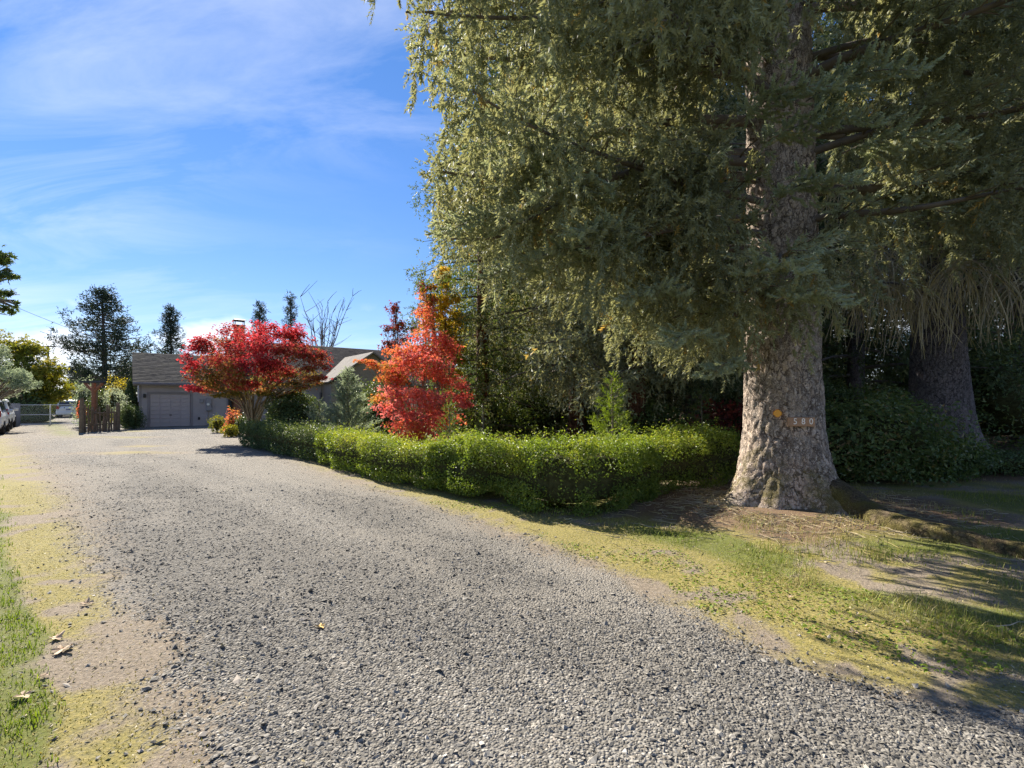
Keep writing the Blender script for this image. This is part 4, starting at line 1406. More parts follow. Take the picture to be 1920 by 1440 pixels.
hedge("dark green clipped hedge section nearest the house", [(-9.35, 17.5), (-8.8, 16.85), (-7.3, 15.3), (-4.75, 12.75)], 1.0, 0.86, M['box_dark'], 15000, 0.055, 101, 0.55)
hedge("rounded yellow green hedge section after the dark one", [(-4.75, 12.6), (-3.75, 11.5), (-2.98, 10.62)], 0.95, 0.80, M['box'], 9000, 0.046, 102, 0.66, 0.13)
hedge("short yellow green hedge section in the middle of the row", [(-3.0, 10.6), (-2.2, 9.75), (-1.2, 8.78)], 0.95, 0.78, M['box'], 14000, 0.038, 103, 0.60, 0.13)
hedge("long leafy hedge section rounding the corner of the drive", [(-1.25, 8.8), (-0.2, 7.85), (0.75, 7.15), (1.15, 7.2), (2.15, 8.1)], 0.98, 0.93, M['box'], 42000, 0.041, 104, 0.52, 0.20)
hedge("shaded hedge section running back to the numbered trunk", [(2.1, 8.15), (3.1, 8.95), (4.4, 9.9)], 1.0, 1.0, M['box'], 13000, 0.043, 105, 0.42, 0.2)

# ------------------------------------------------------------------ sign and reflector on the trunk
def trunk_front(px, py, gap):
    """first point of the big trunk along the sight line"""
    d = np.array([(px - 960.0) / FPX, 1.0, -(py - HOR) / FPX])
    for s in np.arange(5.5, 8.5, 0.004):
        q = np.array([0, 0, EYE]) + d * s
        cx, cy_ = np.interp(q[2], zz, tpath[:, 0]), np.interp(q[2], zz, tpath[:, 1])
        if math.hypot(q[0] - cx, q[1] - cy_) < np.interp(q[2], zz, trad) + gap:
            return q, math.atan2(q[0] - cx, -(q[1] - cy_))
    return q, 0


M['signwood'] = plain("sign_wood", (0.36, 0.21, 0.12), 0.75, 0.25, 9.0, bump=0.3, bscale=60)
M['digit'] = plain("digit_paint", (0.86, 0.80, 0.72), 0.6, 0.08, 30.0)
M['amber'] = plain("amber_reflector", (0.75, 0.33, 0.015), 0.35, 0.06, 30.0, spec=0.6)
M['amber_rim'] = plain("reflector_rim", (0.50, 0.20, 0.012), 0.5, 0.1, 30.0)
q, yaw = trunk_front(1502, 791, 0.085)
sg = thing("house_number_sign", "small brown wooden board reading 580 nailed to the big trunk", "sign", tuple(q), rz=yaw * 0.85)
mk("board", Geo().add(*bbox(-0.185, 0.185, -0.012, 0.012, -0.066, 0.066, 0.005)), M['signwood'], sg, local=True)
for xo in (-0.165, 0.168):
    mk("nail", Geo().add(*tubes(np.array([[xo, -0.012, 0.0], [xo, -0.017, 0.0]]), np.array([0.006, 0.006]), 8, True)), M['dead'], sg, local=True)
for ch, xo in (("5", -0.085), ("8", 0.025), ("0", 0.130)):
    cu = bpy.data.curves.new("digit", 'FONT')
    cu.body = ch
    cu.size = 0.122
    cu.extrude = 0.002
    cu.align_x = 'CENTER'
    cu.align_y = 'CENTER'
    tmp = bpy.data.objects.new("digit", cu)
    COL.objects.link(tmp)
    dg = bpy.context.evaluated_depsgraph_get()
    me = bpy.data.meshes.new_from_object(tmp.evaluated_get(dg))
    bpy.data.objects.remove(tmp)
    dgo = bpy.data.objects.new("digit", me)
    me.materials.clear()
    me.materials.append(M['digit'])
    COL.objects.link(dgo)
    dgo.parent = sg
    dgo.location = (xo, -0.0145, 0.004)
    dgo.rotation_euler = (R(90), 0, 0)
    dgo.scale = (0.92, 1.0, 1.0)
q, yaw = trunk_front(1458, 775, 0.07)
rf = thing("reflector", "small amber diamond reflector beside the house number board", "reflector", tuple(q), rz=yaw)


def prism(poly, y0, y1):
    n = len(poly)
    V = np.array([[x, y0, z] for x, z in poly] + [[x, y1, z] for x, z in poly])
    F = [[0, k, k + 1, k + 1] for k in range(1, n - 1)] + [[n, n + k + 1, n + k, n + k] for k in range(1, n - 1)]
    F += [[k, n + k, n + (k + 1) % n, (k + 1) % n] for k in range(n)]
    return V, np.array(F)


def diamond(s, c):
    return [(-s, -c), (-c, -s), (c, -s), (s, -c), (s, c), (c, s), (-c, s), (-s, c)]


mk("rim", Geo().add(*prism(diamond(0.058, 0.017), -0.004, 0.004)), M['amber_rim'], rf, local=True)
mk("lens", Geo().add(*prism(diamond(0.048, 0.014), -0.010, -0.004)), M['amber'], rf, local=True)

# ------------------------------------------------------------------ house with garage wing
HA = R(38.5)
H0 = np.array([-22.8, 29.6, -0.02])
house = thing("house", "grey single storey house with a garage wing behind the crimson maple", "house", tuple(H0), rz=HA)


def hu(px, v):
    """local u on the plane v for photograph column px"""
    k = (px - 960.0) / FPX
    U = np.array([math.cos(HA), math.sin(HA)])
    W = np.array([-math.sin(HA), math.cos(HA)])
    b = H0[:2] + W * v
    return (k * b[1] - b[0]) / (U[0] - k * U[1])


def hz_at(u, v, py):
    U = np.array([math.cos(HA), math.sin(HA)])
    W = np.array([-math.sin(HA), math.cos(HA)])
    Y = (H0[:2] + U * u + W * v)[1]
    return EYE - (py - HOR) / FPX * Y - H0[2]


M['siding'] = plain("grey_siding", (0.37, 0.33, 0.335), 0.7, 0.08, 2.0)
M['siding_tan'] = plain("tan_siding", (0.27, 0.225, 0.185), 0.75, 0.1, 2.0)
M['trim'] = plain("grey_trim", (0.24, 0.215, 0.22), 0.7, 0.08, 3.0)
M['gdoor'] = plain("garage_door_paint", (0.42, 0.365, 0.365), 0.6, 0.06, 3.0)
M['gutter'] = plain("gutter_paint", (0.16, 0.15, 0.18), 0.45, 0.1, 3.0)
M['metalbox'] = plain("meter_box_paint", (0.26, 0.25, 0.27), 0.5, 0.1, 8.0)
M['glassy'] = plain("window_glass", (0.02, 0.025, 0.035), 0.08, 0.1, 1.0, spec=0.8)
M['black'] = plain("black_metal", (0.02, 0.02, 0.022), 0.5, 0.2, 8.0)
M['white'] = plain("white_paint", (0.72, 0.72, 0.70), 0.5, 0.06, 4.0)


def roof_mat(name, c0, c1, c2):
    m, t, out = nodes(name)
    tcn = N(t, "ShaderNodeTexCoord")
    mpn = N(t, "ShaderNodeMapping", Vector=tcn.outputs["Object"])
    mpn.inputs["Scale"].default_value = (3.0, 7.0, 1.0)
    br = N(t, "ShaderNodeTexVoronoi", {"distance": 'CHEBYCHEV'}, Vector=mpn.outputs[0], Scale=1.0, Randomness=0.55)
    sp = N(t, "ShaderNodeSeparateColor", Color=br.outputs["Color"])
    nz = N(t, "ShaderNodeTexNoise", Vector=tcn.outputs["Object"], Scale=1.2, Detail=8.0, Roughness=0.7)
    col = mixc(t, sp.outputs[0], c0, c1)
    col = mixc(t, ramp(t, nz.outputs["Fac"], [(0.5, 0.0), (0.7, 0.7)]), col, c2)
    p = N(t, "ShaderNodeBsdfPrincipled", Base_Color=col, Roughness=0.95)
    p.inputs["Specular IOR Level"].default_value = 0.1
    b = N(t, "ShaderNodeBump", Strength=0.6, Distance=0.03, Height=br.outputs["Distance"])
    t.links.new(b.outputs[0], p.inputs["Normal"])
    t.links.new(p.outputs[0], out.inputs[0])
    return m


M['roof'] = roof_mat("roof_shingles", (0.022, 0.023, 0.027), (0.042, 0.041, 0.043), (0.060, 0.058, 0.040))
M['roof_brown'] = roof_mat("brown_roof_shingles", (0.045, 0.038, 0.034), (0.08, 0.067, 0.06), (0.10, 0.085, 0.07))
mb, t, out = nodes("chimney_brick")
tcn = N(t, "ShaderNodeTexCoord")
bk = N(t, "ShaderNodeTexBrick", Vector=tcn.outputs["Object"], Scale=4.5, Color1=c4((0.30, 0.10, 0.05)), Color2=c4((0.22, 0.075, 0.045)), Mortar=c4((0.32, 0.27, 0.23)))
bk.inputs["Mortar Size"].default_value = 0.015
mpn = N(t, "ShaderNodeMapping", Vector=tcn.outputs["Object"])
mpn.inputs["Rotation"].default_value = (R(90), 0, 0)
t.links.new(mpn.outputs[0], bk.inputs["Vector"])
p = N(t, "ShaderNodeBsdfPrincipled", Base_Color=bk.outputs["Color"], Roughness=0.9)
t.links.new(p.outputs[0], out.inputs[0])
M['brick'] = mb


def clap(u0, u1, z0, z1, v, step=0.155, lap=0.016):
    """lapped siding facing -v"""
    g = Geo()
    n = max(1, int(round((z1 - z0) / step)))
    h = (z1 - z0) / n
    for i in range(n):
        a, b = z0 + i * h, z0 + (i + 1) * h
        V = np.array([[u0, v - lap, a], [u1, v - lap, a], [u1, v - 0.003, b], [u0, v - 0.003, b], [u0, v + 0.01, a], [u1, v + 0.01, a]])
        g.add(V, np.array([[0, 1, 2, 3], [0, 4, 5, 1]]))
    return g


GE = 2.86      # eave height
du0, du1 = hu(281, 0), hu(357, 0)
gend = hu(428, 0)
dtop = 2.06
g = clap(0, du0 - 0.13, 0, GE, 0)
for gg in (clap(du1 + 0.13, gend, 0, GE, 0), clap(du0 - 0.13, du1 + 0.13, dtop + 0.14, GE, 0)):
    V, F, T = gg.get()
    g.add(V, F, T)
V, F = box(0, gend, 0.02, 0.14, 0, GE)
g.add(*box(0.02, du0 - 0.02, 0.012, 0.12, 0, GE)).add(*box(du1 + 0.02, gend, 0.012, 0.12, 0, GE)).add(*box(du0 - .02, du1 + .02, 0.012, 0.12, dtop + .02, GE))
g.add(*box(0.03, gend - 0.02, 0.13, 0.2, 0, GE))
mk("garage_wall", g, M['siding'], house, local=True)
# side wall with gable end, seen edge on
ridge_v, ridge_z = 3.35, hz_at(-0.2, 3.35, 664)
g = Geo()
n = 30
for i in range(n):
    a, b = i * ridge_z / n, (i + 1) * ridge_z / n
    lo = 0.0 if a < GE else (a - GE) / (ridge_z - GE) * ridge_v
    hi = 2 * ridge_v - lo
    if hi - lo < 0.1:
        continue
    g.add(np.array([[-0.018, lo, a], [-0.018, hi, a], [-0.004, hi, b], [-0.004, lo, b]]), np.array([[0, 3, 2, 1]]))
mk("gable_wall", g, M['siding'], house, local=True)
mk("corner_trim", Geo().add(*box(-0.03, 0.10, -0.03, 0.02, 0, GE - 0.02)), M['trim'], house, local=True)
mk("corner_trim", Geo().add(*box(gend - 0.10, gend, -0.032, 0.0, 0, GE - 0.02)), M['trim'], house, local=True)
g = Geo().add(*box(du0 - 0.14, du0 - 0.01, -0.035, 0.02, 0, dtop + 0.12)).add(*box(du1 + 0.01, du1 + 0.14, -0.035, 0.02, 0, dtop + 0.12)).add(*box(du0 - 0.139, du1 + 0.139, -0.038, 0.02, dtop + 0.005, dtop + 0.135))
mk("door_trim", g, M['trim'], house, local=True)
gd = mk("garage_door", Geo().add(*box(du0, du1, 0.03, 0.06, 0.01, dtop)), M['gdoor'], house, local=True)
pw_, ph_ = (du1 - du0) / 4, (dtop - 0.01) / 8
pm = mesh("panel", *[np.asarray(a) for a in bbox(-pw_ / 2 + 0.018, pw_ / 2 - 0.018, -0.012, 0.012, -ph_ / 2 + 0.014, ph_ / 2 - 0.014, 0.008)])
pm.materials.append(M['gdoor'])
for i in range(4):
    for j in range(8):
        pn = bpy.data.objects.new("panel", pm)
        COL.objects.link(pn)
        pn.parent = gd
        pn.location = (du0 + (i + .5) * pw_, 0.018, 0.01 + (j + .5) * ph_)
mk("door_handle", Geo().add(*bbox((du0 + du1) / 2 - 0.07, (du0 + du1) / 2 + 0.07, -0.03, 0.004, 0.72, 0.76, 0.008)), M['black'], gd, local=True)


def roof_slab(pts, th=0.10):
    V = np.array(pts, float)
    n = norm(np.cross(V[1] - V[0], V[3] - V[0]))
    W = V - n * th
    F = [[0, 1, 2, 3], [7, 6, 5, 4]] + [[k, 4 + k, 4 + (k + 1) % 4, (k + 1) % 4] for k in range(4)]
    return np.concatenate([V, W]), np.array(F)


ge = 6.4
sl = (ridge_z - GE) / ridge_v
fv = -0.42
g = Geo().add(*roof_slab([(-0.32, fv, GE + sl * fv + 0.12), (ge, fv, GE + sl * fv + 0.12), (ge, ridge_v, ridge_z + 0.12), (-0.32, ridge_v, ridge_z + 0.12)]))
g.add(*roof_slab([(-0.32, ridge_v, ridge_z + 0.12), (ge, ridge_v, ridge_z + 0.12), (ge, 2 * ridge_v - fv, GE + sl * fv + 0.12), (-0.32, 2 * ridge_v - fv, GE + sl * fv + 0.12)]))
# shingle courses
m = 22
for i in range(m):
    a, b = fv + (ridge_v - fv) * i / m, fv + (ridge_v - fv) * (i + 1) / m
    za_, zb_ = GE + sl * a + 0.12, GE + sl * b + 0.12
    g.add(np.array([[-0.33, a, za_ + 0.016], [ge, a, za_ + 0.016], [ge, b, zb_ + 0.002], [-0.33, b, zb_ + 0.002], [-0.33, a, za_], [ge, a, za_]]), np.array([[0, 1, 2, 3], [4, 5, 1, 0]]))
mk("garage_roof", g, M['roof'], house, local=True)
g = Geo().add(*bbox(-0.33, ge - 0.2, fv - 0.11, fv - 0.004, GE + sl * fv + 0.0, GE + sl * fv + 0.125, 0.02))
mk("gutter", g, M['gutter'], house, local=True)
mk("fascia", Geo().add(*box(-0.3, ge - 0.2, fv + 0.0, fv + 0.03, GE + sl * fv - 0.06, GE + sl * fv + 0.05)).add(*box(-0.3, gend, fv + 0.03, -0.0, GE + sl * fv - 0.04, GE + sl * fv - 0.02)), M['trim'], house, local=True)
u = hu(271, 0)
lp = mk("wall_lamp", Geo().add(*bbox(u - 0.07, u + 0.07, -0.16, -0.02, 1.83, 2.06, 0.025)), M['black'], house, local=True)
u0, u1 = hu(386, 0), hu(396, 0)
mbx = mk("meter_box", Geo().add(*bbox(u0, u1, -0.17, -0.02, hz_at(u0, 0, 770), hz_at(u0, 0, 747), 0.015)), M['metalbox'], house, local=True)
um = (u0 + u1) / 2 - 0.05
th = np.linspace(0, 2 * math.pi, 14, endpoint=False)
zmid = hz_at(u0, 0, 758)
mk("meter_dial", Geo().add(*prism([(um + 0.08 * math.cos(a), zmid + 0.08 * math.sin(a)) for a in th], -0.24, -0.165)), M['white'], mbx, local=True)
mk("conduit", Geo().add(*tubes(np.array([[um, -0.06, 0.0], [um, -0.06, hz_at(u0, 0, 770)]]), np.array([0.03, 0.03]), 8)), M['metalbox'], mbx, local=True)
ua, ub = hu(374, 0), hu(381, 0)
mk("junction_box", Geo().add(*bbox(ua, ub, -0.12, -0.02, hz_at(ua, 0, 755), hz_at(ua, 0, 748), 0.01)), M['metalbox'], house, local=True)
ua, ub = hu(371, 0), hu(375, 0)
mk("outlet_box", Geo().add(*bbox(ua, ub, -0.08, -0.02, hz_at(ua, 0, 787), hz_at(ua, 0, 782), 0.008)), M['black'], house, local=True)
u = gend + 0.06
mk("downspout", Geo().add(*bbox(u - 0.06, u + 0.10, -0.10, 0.0, 0.02, GE - 0.1, 0.01)), M['black'], house, local=True)
# entry wall, brick pier
ub0, ub1 = hu(437, 0.3), hu(446, 0.3)
mk("entry_wall", clap(gend + 0.2, 14.0, 0, 2.9, 0.9).add(*box(gend + 0.2, 14.0, 0.915, 1.0, 0, 2.9)), M['siding'], house, local=True)
mk("brick_pier", Geo().add(*bbox(ub0, ub1 + 0.25, 0.1, 0.8, 0, 1.75, 0.01)), M['brick'], house, local=True)
# main roof
mr_v, mr_z = 6.2, hz_at(12.0, 6.2, 648)
me_v, me_z = 0.35, 2.95
rs = (mr_z - me_z) / (mr_v - me_v)
g = Geo().add(*roof_slab([(5.6, me_v, me_z), (24, me_v, me_z), (24, mr_v, mr_z), (5.6, mr_v, mr_z)]))
g.add(*roof_slab([(5.6, mr_v, mr_z), (24, mr_v, mr_z), (24, 2 * mr_v - me_v, me_z), (5.6, 2 * mr_v - me_v, me_z)]))
m = 30
for i in range(m):
    a, b = me_v + (mr_v - me_v) * i / m, me_v + (mr_v - me_v) * (i + 1) / m
    za_, zb_ = me_z + rs * (a - me_v), me_z + rs * (b - me_v)
    g.add(np.array([[5.59, a, za_ + 0.018], [24, a, za_ + 0.018], [24, b, zb_ + 0.003], [5.59, b, zb_ + 0.003], [5.59, a, za_], [24, a, za_]]), np.array([[0, 1, 2, 3], [4, 5, 1, 0]]))
mk("main_roof", g, M['roof_brown'], house, local=True)
g = Geo()
g.add(np.array([[5.9, me_v + 0.4, 0], [5.9, 2 * mr_v - me_v - 0.4, 0], [5.9, 2 * mr_v - me_v - 0.4, 2.95], [5.9, mr_v, mr_z - 0.15], [5.9, me_v + 0.4, 2.95]]), np.array([[0, 1, 2, 2], [0, 2, 4, 4], [4, 2, 3, 3]]))
mk("end_wall", g, M['siding'], house, local=True)
g = Geo()
g.add(np.array([[23.7, me_v + 0.4, 0], [23.7, 2 * mr_v - me_v - 0.4, 0], [23.7, 2 * mr_v - me_v - 0.4, 2.95], [23.7, mr_v, mr_z - 0.15], [23.7, me_v + 0.4, 2.95]]), np.array([[0, 1, 2, 2], [0, 2, 4, 4], [4, 2, 3, 3]]))
mk("end_wall", g, M['siding'], house, local=True)
# gable wing facing the drive
wv = -1.4
up_ = hu(697, wv)
wl = hu(612, wv)
hw = up_ - wl
pz = hz_at(up_, wv, 660)
ez = hz_at(wl, wv, 716)
ws = (pz - ez) / hw
uc = up_
g = Geo().add(*roof_slab([(uc, wv - 0.35, pz), (uc, 5.5, pz), (uc - hw, 5.5, ez), (uc - hw, wv - 0.35, ez)]))
g.add(*roof_slab([(uc + hw, wv - 0.35, ez), (uc + hw, 5.5, ez), (uc, 5.5, pz), (uc, wv - 0.35, pz)]))
M['roof_sunlit'] = roof_mat("sunlit_roof_shingles", (0.15, 0.135, 0.12), (0.22, 0.20, 0.18), (0.17, 0.16, 0.13))  # wing roof: sunlight painted in as a lighter shingle colour
mk("gable_roof", g, M['roof_sunlit'], house, local=True)
g = Geo()
hw2 = hw - 0.35
nb = 26
for i in range(nb):
    a, b = i * (pz - 0.15) / nb, (i + 1) * (pz - 0.15) / nb
    w_ = hw2 if a < ez - 0.1 else max(0.0, hw2 * (1 - (a - ez + 0.1) / (pz - ez)))
    w2 = hw2 if b < ez - 0.1 else max(0.0, hw2 * (1 - (b - ez + 0.1) / (pz - ez)))
    g.add(np.array([[uc - w_, wv - 0.02, a], [uc + w_, wv - 0.02, a], [uc + w2, wv - 0.004, b], [uc - w2, wv - 0.004, b], [uc - w_, wv, a], [uc + w_, wv, a]]), np.array([[0, 1, 2, 3], [0, 4, 5, 1]]))
g.add(*box(uc - hw2, uc - hw2 + 0.1, wv, 1.0, 0, ez))
mk("gable_front", g, M['siding_tan'], house, local=True)
mk("gable_vent", Geo().add(*bbox(uc - 0.35, uc + 0.35, wv - 0.05, wv - 0.024, pz - 1.15, pz - 0.75, 0.01)), M['trim'], house, local=True)
for (pa, pb_) in ((600, 640), (655, 680)):
    a, b = hu(pa, wv), hu(pb_, wv)
    vv_ = wv - 0.05 if a > uc - hw2 else 0.86
    if vv_ > 0:
        a, b = hu(pa, 0.9), hu(pb_, 0.9)
    wn_ = mk("window", Geo().add(*bbox(a - .06, b + .06, vv_ - 0.03, vv_ + 0.02, 0.95, 2.35, 0.01)), M['trim'], house, local=True)
    for k in range(2):
        aa, bb = a + (b - a) * k / 2 + 0.03, a + (b - a) * (k + 1) / 2 - 0.03
        mk("pane", Geo().add(*box(aa, bb, vv_ - 0.036, vv_ - 0.031, 1.05, 2.25)), M['glassy'], wn_, local=True)
# chimney
uc_, vc_ = 5.9, 3.2
ct = hz_at(uc_, vc_, 612)
ch = mk("chimney", Geo().add(*bbox(uc_ - 0.32, uc_ + 0.32, vc_ - 0.32, vc_ + 0.32, 2.8, ct, 0.01)).add(*bbox(uc_ - 0.37, uc_ + 0.37, vc_ - 0.37, vc_ + 0.37, ct + 0.001, ct + 0.08, 0.01)), M['brick'], house, local=True)
g = Geo().add(*roof_slab([(uc_ - 0.42, vc_ - 0.42, ct + 0.42), (uc_ + 0.42, vc_ - 0.42, ct + 0.42), (uc_ + 0.3, vc_ + 0.0, ct + 0.56), (uc_ - 0.3, vc_ + 0.0, ct + 0.56)], 0.03))
g.add(*roof_slab([(uc_ - 0.3, vc_ + 0.0, ct + 0.56), (uc_ + 0.3, vc_, ct + 0.56), (uc_ + 0.42, vc_ + 0.42, ct + 0.42), (uc_ - 0.42, vc_ + 0.42, ct + 0.42)], 0.03))
for a in (-0.3, 0.3):
    for b in (-0.3, 0.3):
        g.add(*box(uc_ + a - 0.02, uc_ + a + 0.02, vc_ + b - 0.02, vc_ + b + 0.02, ct + 0.07, ct + 0.44))
mk("chimney_cap", g, M['black'], ch, local=True)

# ------------------------------------------------------------------ rustic fence with arbor
M['oldwood'] = plain("weathered_wood", (0.17, 0.125, 0.085), 0.9, 0.35, 9.0, bump=0.5)
M['redwood'] = plain("reddish_wood", (0.24, 0.10, 0.055), 0.85, 0.3, 9.0)
fa, fb = G(157, 811), G(217, 807)
fdir = norm(fb - fa)
fl_ = np.linalg.norm(fb - fa)
fence = thing("picket_fence", "short rustic picket fence of crooked weathered pickets left of the garage", "fence", tuple(fa))
r = np.random.default_rng(17)
for k in range(11):
    s = fl_ * (k + 0.5) / 11
    b = fa + fdir * s
    hgt_ = r.uniform(1.05, 1.45)
    ln = r.normal(0, 0.05, 2)
    Q = np.stack([b + np.array([ln[0] * q, ln[1] * q, hgt_ * q]) for q in np.linspace(0, 1, 5)])
    Q[1:4] += r.normal(0, 0.015, (3, 3))
    V, F = tubes(Q, np.array([0.055, 0.05, 0.05, 0.045, 0.03]) * r.uniform(0.8, 1.2), 6, True)
    mk("picket", Geo().add(V, F), M['oldwood'], fence)
for zr in (0.35, 0.95):
    V, F = tubes(np.stack([fa + [0, 0.09, zr], fb + [0, 0.09, zr + 0.04]]), np.array([0.04, 0.04]), 6)
    mk("rail", Geo().add(V, F), M['oldwood'], fence)
for e, hh in ((fa - fdir * 0.12, 1.75), (fb + fdir * 0.12, 1.5)):
    V, F = tubes(np.stack([e, e + [0.02, 0, hh]]), np.array([0.11, 0.085]), 8, True)
    mk("post", Geo().add(V, F), M['oldwood'], fence)
mk("brace", Geo().add(*tubes(np.stack([fa + [0, -0.08, 1.3], fa + fdir * fl_ * 0.75 + [0, -0.08, 0.75]]), np.array([0.035, 0.03]), 6)), M['oldwood'], fence)
ar0 = P(176, 752, 26.5) * [1, 1, 0]
arb = thing("arbor", "reddish timber post with a dark crossbeam rising behind the picket fence", "arbor", tuple(ar0))
hb = P(176, 718, 26.5)[2]
mk("post", Geo().add(*tubes(np.stack([ar0, ar0 + [0, 0, hb]]), np.array([0.12, 0.10]), 8)), M['redwood'], arb)
mk("crossbeam", Geo().add(*bbox(ar0[0] - 0.75, ar0[0] + 0.62, ar0[1] - 0.09, ar0[1] + 0.09, hb, hb + 0.11, 0.015)), M['black'], arb)
for sgn in (-1, 1):
    mk("brace", Geo().add(*tubes(np.stack([ar0 + [0, 0, hb - 0.5], ar0 + [sgn * 0.5, 0, hb]]), np.array([0.075, 0.075]), 6)), M['redwood'], arb)
mk("rear_post", Geo().add(*tubes(np.stack([ar0 + [-0.65, 0.9, 0], ar0 + [-0.65, 0.9, hb]]), np.array([0.09, 0.08]), 8)), M['oldwood'], arb)

# chain-link gate and fence behind
M['galv'] = plain("galvanised_steel", (0.52, 0.53, 0.53), 0.4, 0.1, 6.0, metal=0.6)


def chainlink(name, label, a, b, hgt_, posts, gate=False):
    a, b = np.array(a, float), np.array(b, float)
    o = thing(name, label, "gate" if gate else "fence", tuple(a))
    d = b - a
    Ln = np.linalg.norm(d)
    d = d / Ln
    for k in range(posts):
        e = a + d * Ln * k / (posts - 1)
        mk("post", Geo().add(*tubes(np.stack([e, e + [0, 0, hgt_ + 0.04]]), np.array([0.035, 0.035]), 8, True)), M['galv'], o)
    for zr in ((0.06, hgt_ * 0.52, hgt_) if gate else (hgt_,)):
        mk("rail", Geo().add(*tubes(np.stack([a + [0, 0, zr], b + [0, 0, zr]]), np.array([0.025, 0.025]), 6)), M['galv'], o)
    g = Geo()
    Pn = []
    st = 0.11
    for sgn in (1, -1):
        for s in np.arange(-hgt_, Ln + hgt_, st):
            s0, s1 = s, s + sgn * hgt_
            t0_, t1_ = 0.0, 1.0
            lo, hi = min(s0, s1), max(s0, s1)
            if hi < 0 or lo > Ln:
                continue

            def cut(v):
                return (v - s0) / (s1 - s0)
            c = sorted((cut(0.0), cut(Ln)))
            t0_, t1_ = max(0, c[0]), min(1, c[1])
            if t1_ - t0_ < 0.02:
                continue
            Pn.append([a + d * (s0 + (s1 - s0) * t0_) + [0, 0, 0.05 + (hgt_ - 0.05) * t0_], a + d * (s0 + (s1 - s0) * t1_) + [0, 0, 0.05 + (hgt_ - 0.05) * t1_]])
    Pn = np.array(Pn)
    V, F = tubes(Pn, np.full((len(Pn), 2), 0.0017), 3)
    g.add(V, F)
    mk("wire_mesh", g, M['galv'], o)
    return o


gA, gB = P(34, 752, 31.5) * [1, 1, 0], P(152, 752, 33.0) * [1, 1, 0]
chainlink("chain_link_gate", "wide chain link gate across the gravel lane", gA, gB, 1.35, 3, True)
chainlink("chain_link_fence", "chain link fence between the picket fence and the garage", P(222, 752, 31.0) * [1, 1, 0], P(262, 752, 33.0) * [1, 1, 0], 1.35, 4)
M['slate'] = plain("slate_panel", (0.10, 0.11, 0.14), 0.6, 0.1, 3.0)
b0 = P(26, 752, 30.8) * [1, 1, 0]
pl = thing("gate_panel", "dark slate board panel beside the white vehicle at the lane gate", "panel", tuple(b0), rz=HA)
for k in range(3):
    mk("board", Geo().add(*bbox(-0.3 + k * 0.2, -0.104 + k * 0.2, -0.03, 0.03, 0, 1.45, 0.008)), M['slate'], pl, local=True)


# ------------------------------------------------------------------ vehicles
M['carpaint'] = plain("white_car_paint", (0.72, 0.73, 0.74), 0.25, 0.03, 1.0, spec=0.6)
M['tyre'] = plain("tyre_rubber", (0.025, 0.025, 0.026), 0.8, 0.2, 10.0)
M['rim'] = plain("alloy_rim", (0.45, 0.45, 0.46), 0.35, 0.1, 6.0, metal=0.7)
M['tail'] = plain("tail_lamp", (0.35, 0.012, 0.012), 0.25, 0.1, 10.0, spec=0.6)
M['plastic'] = plain("dark_plastic", (0.04, 0.04, 0.045), 0.6, 0.1, 6.0)
M['plate'] = plain("licence_plate", (0.12, 0.16, 0.30), 0.5, 0.15, 10.0)


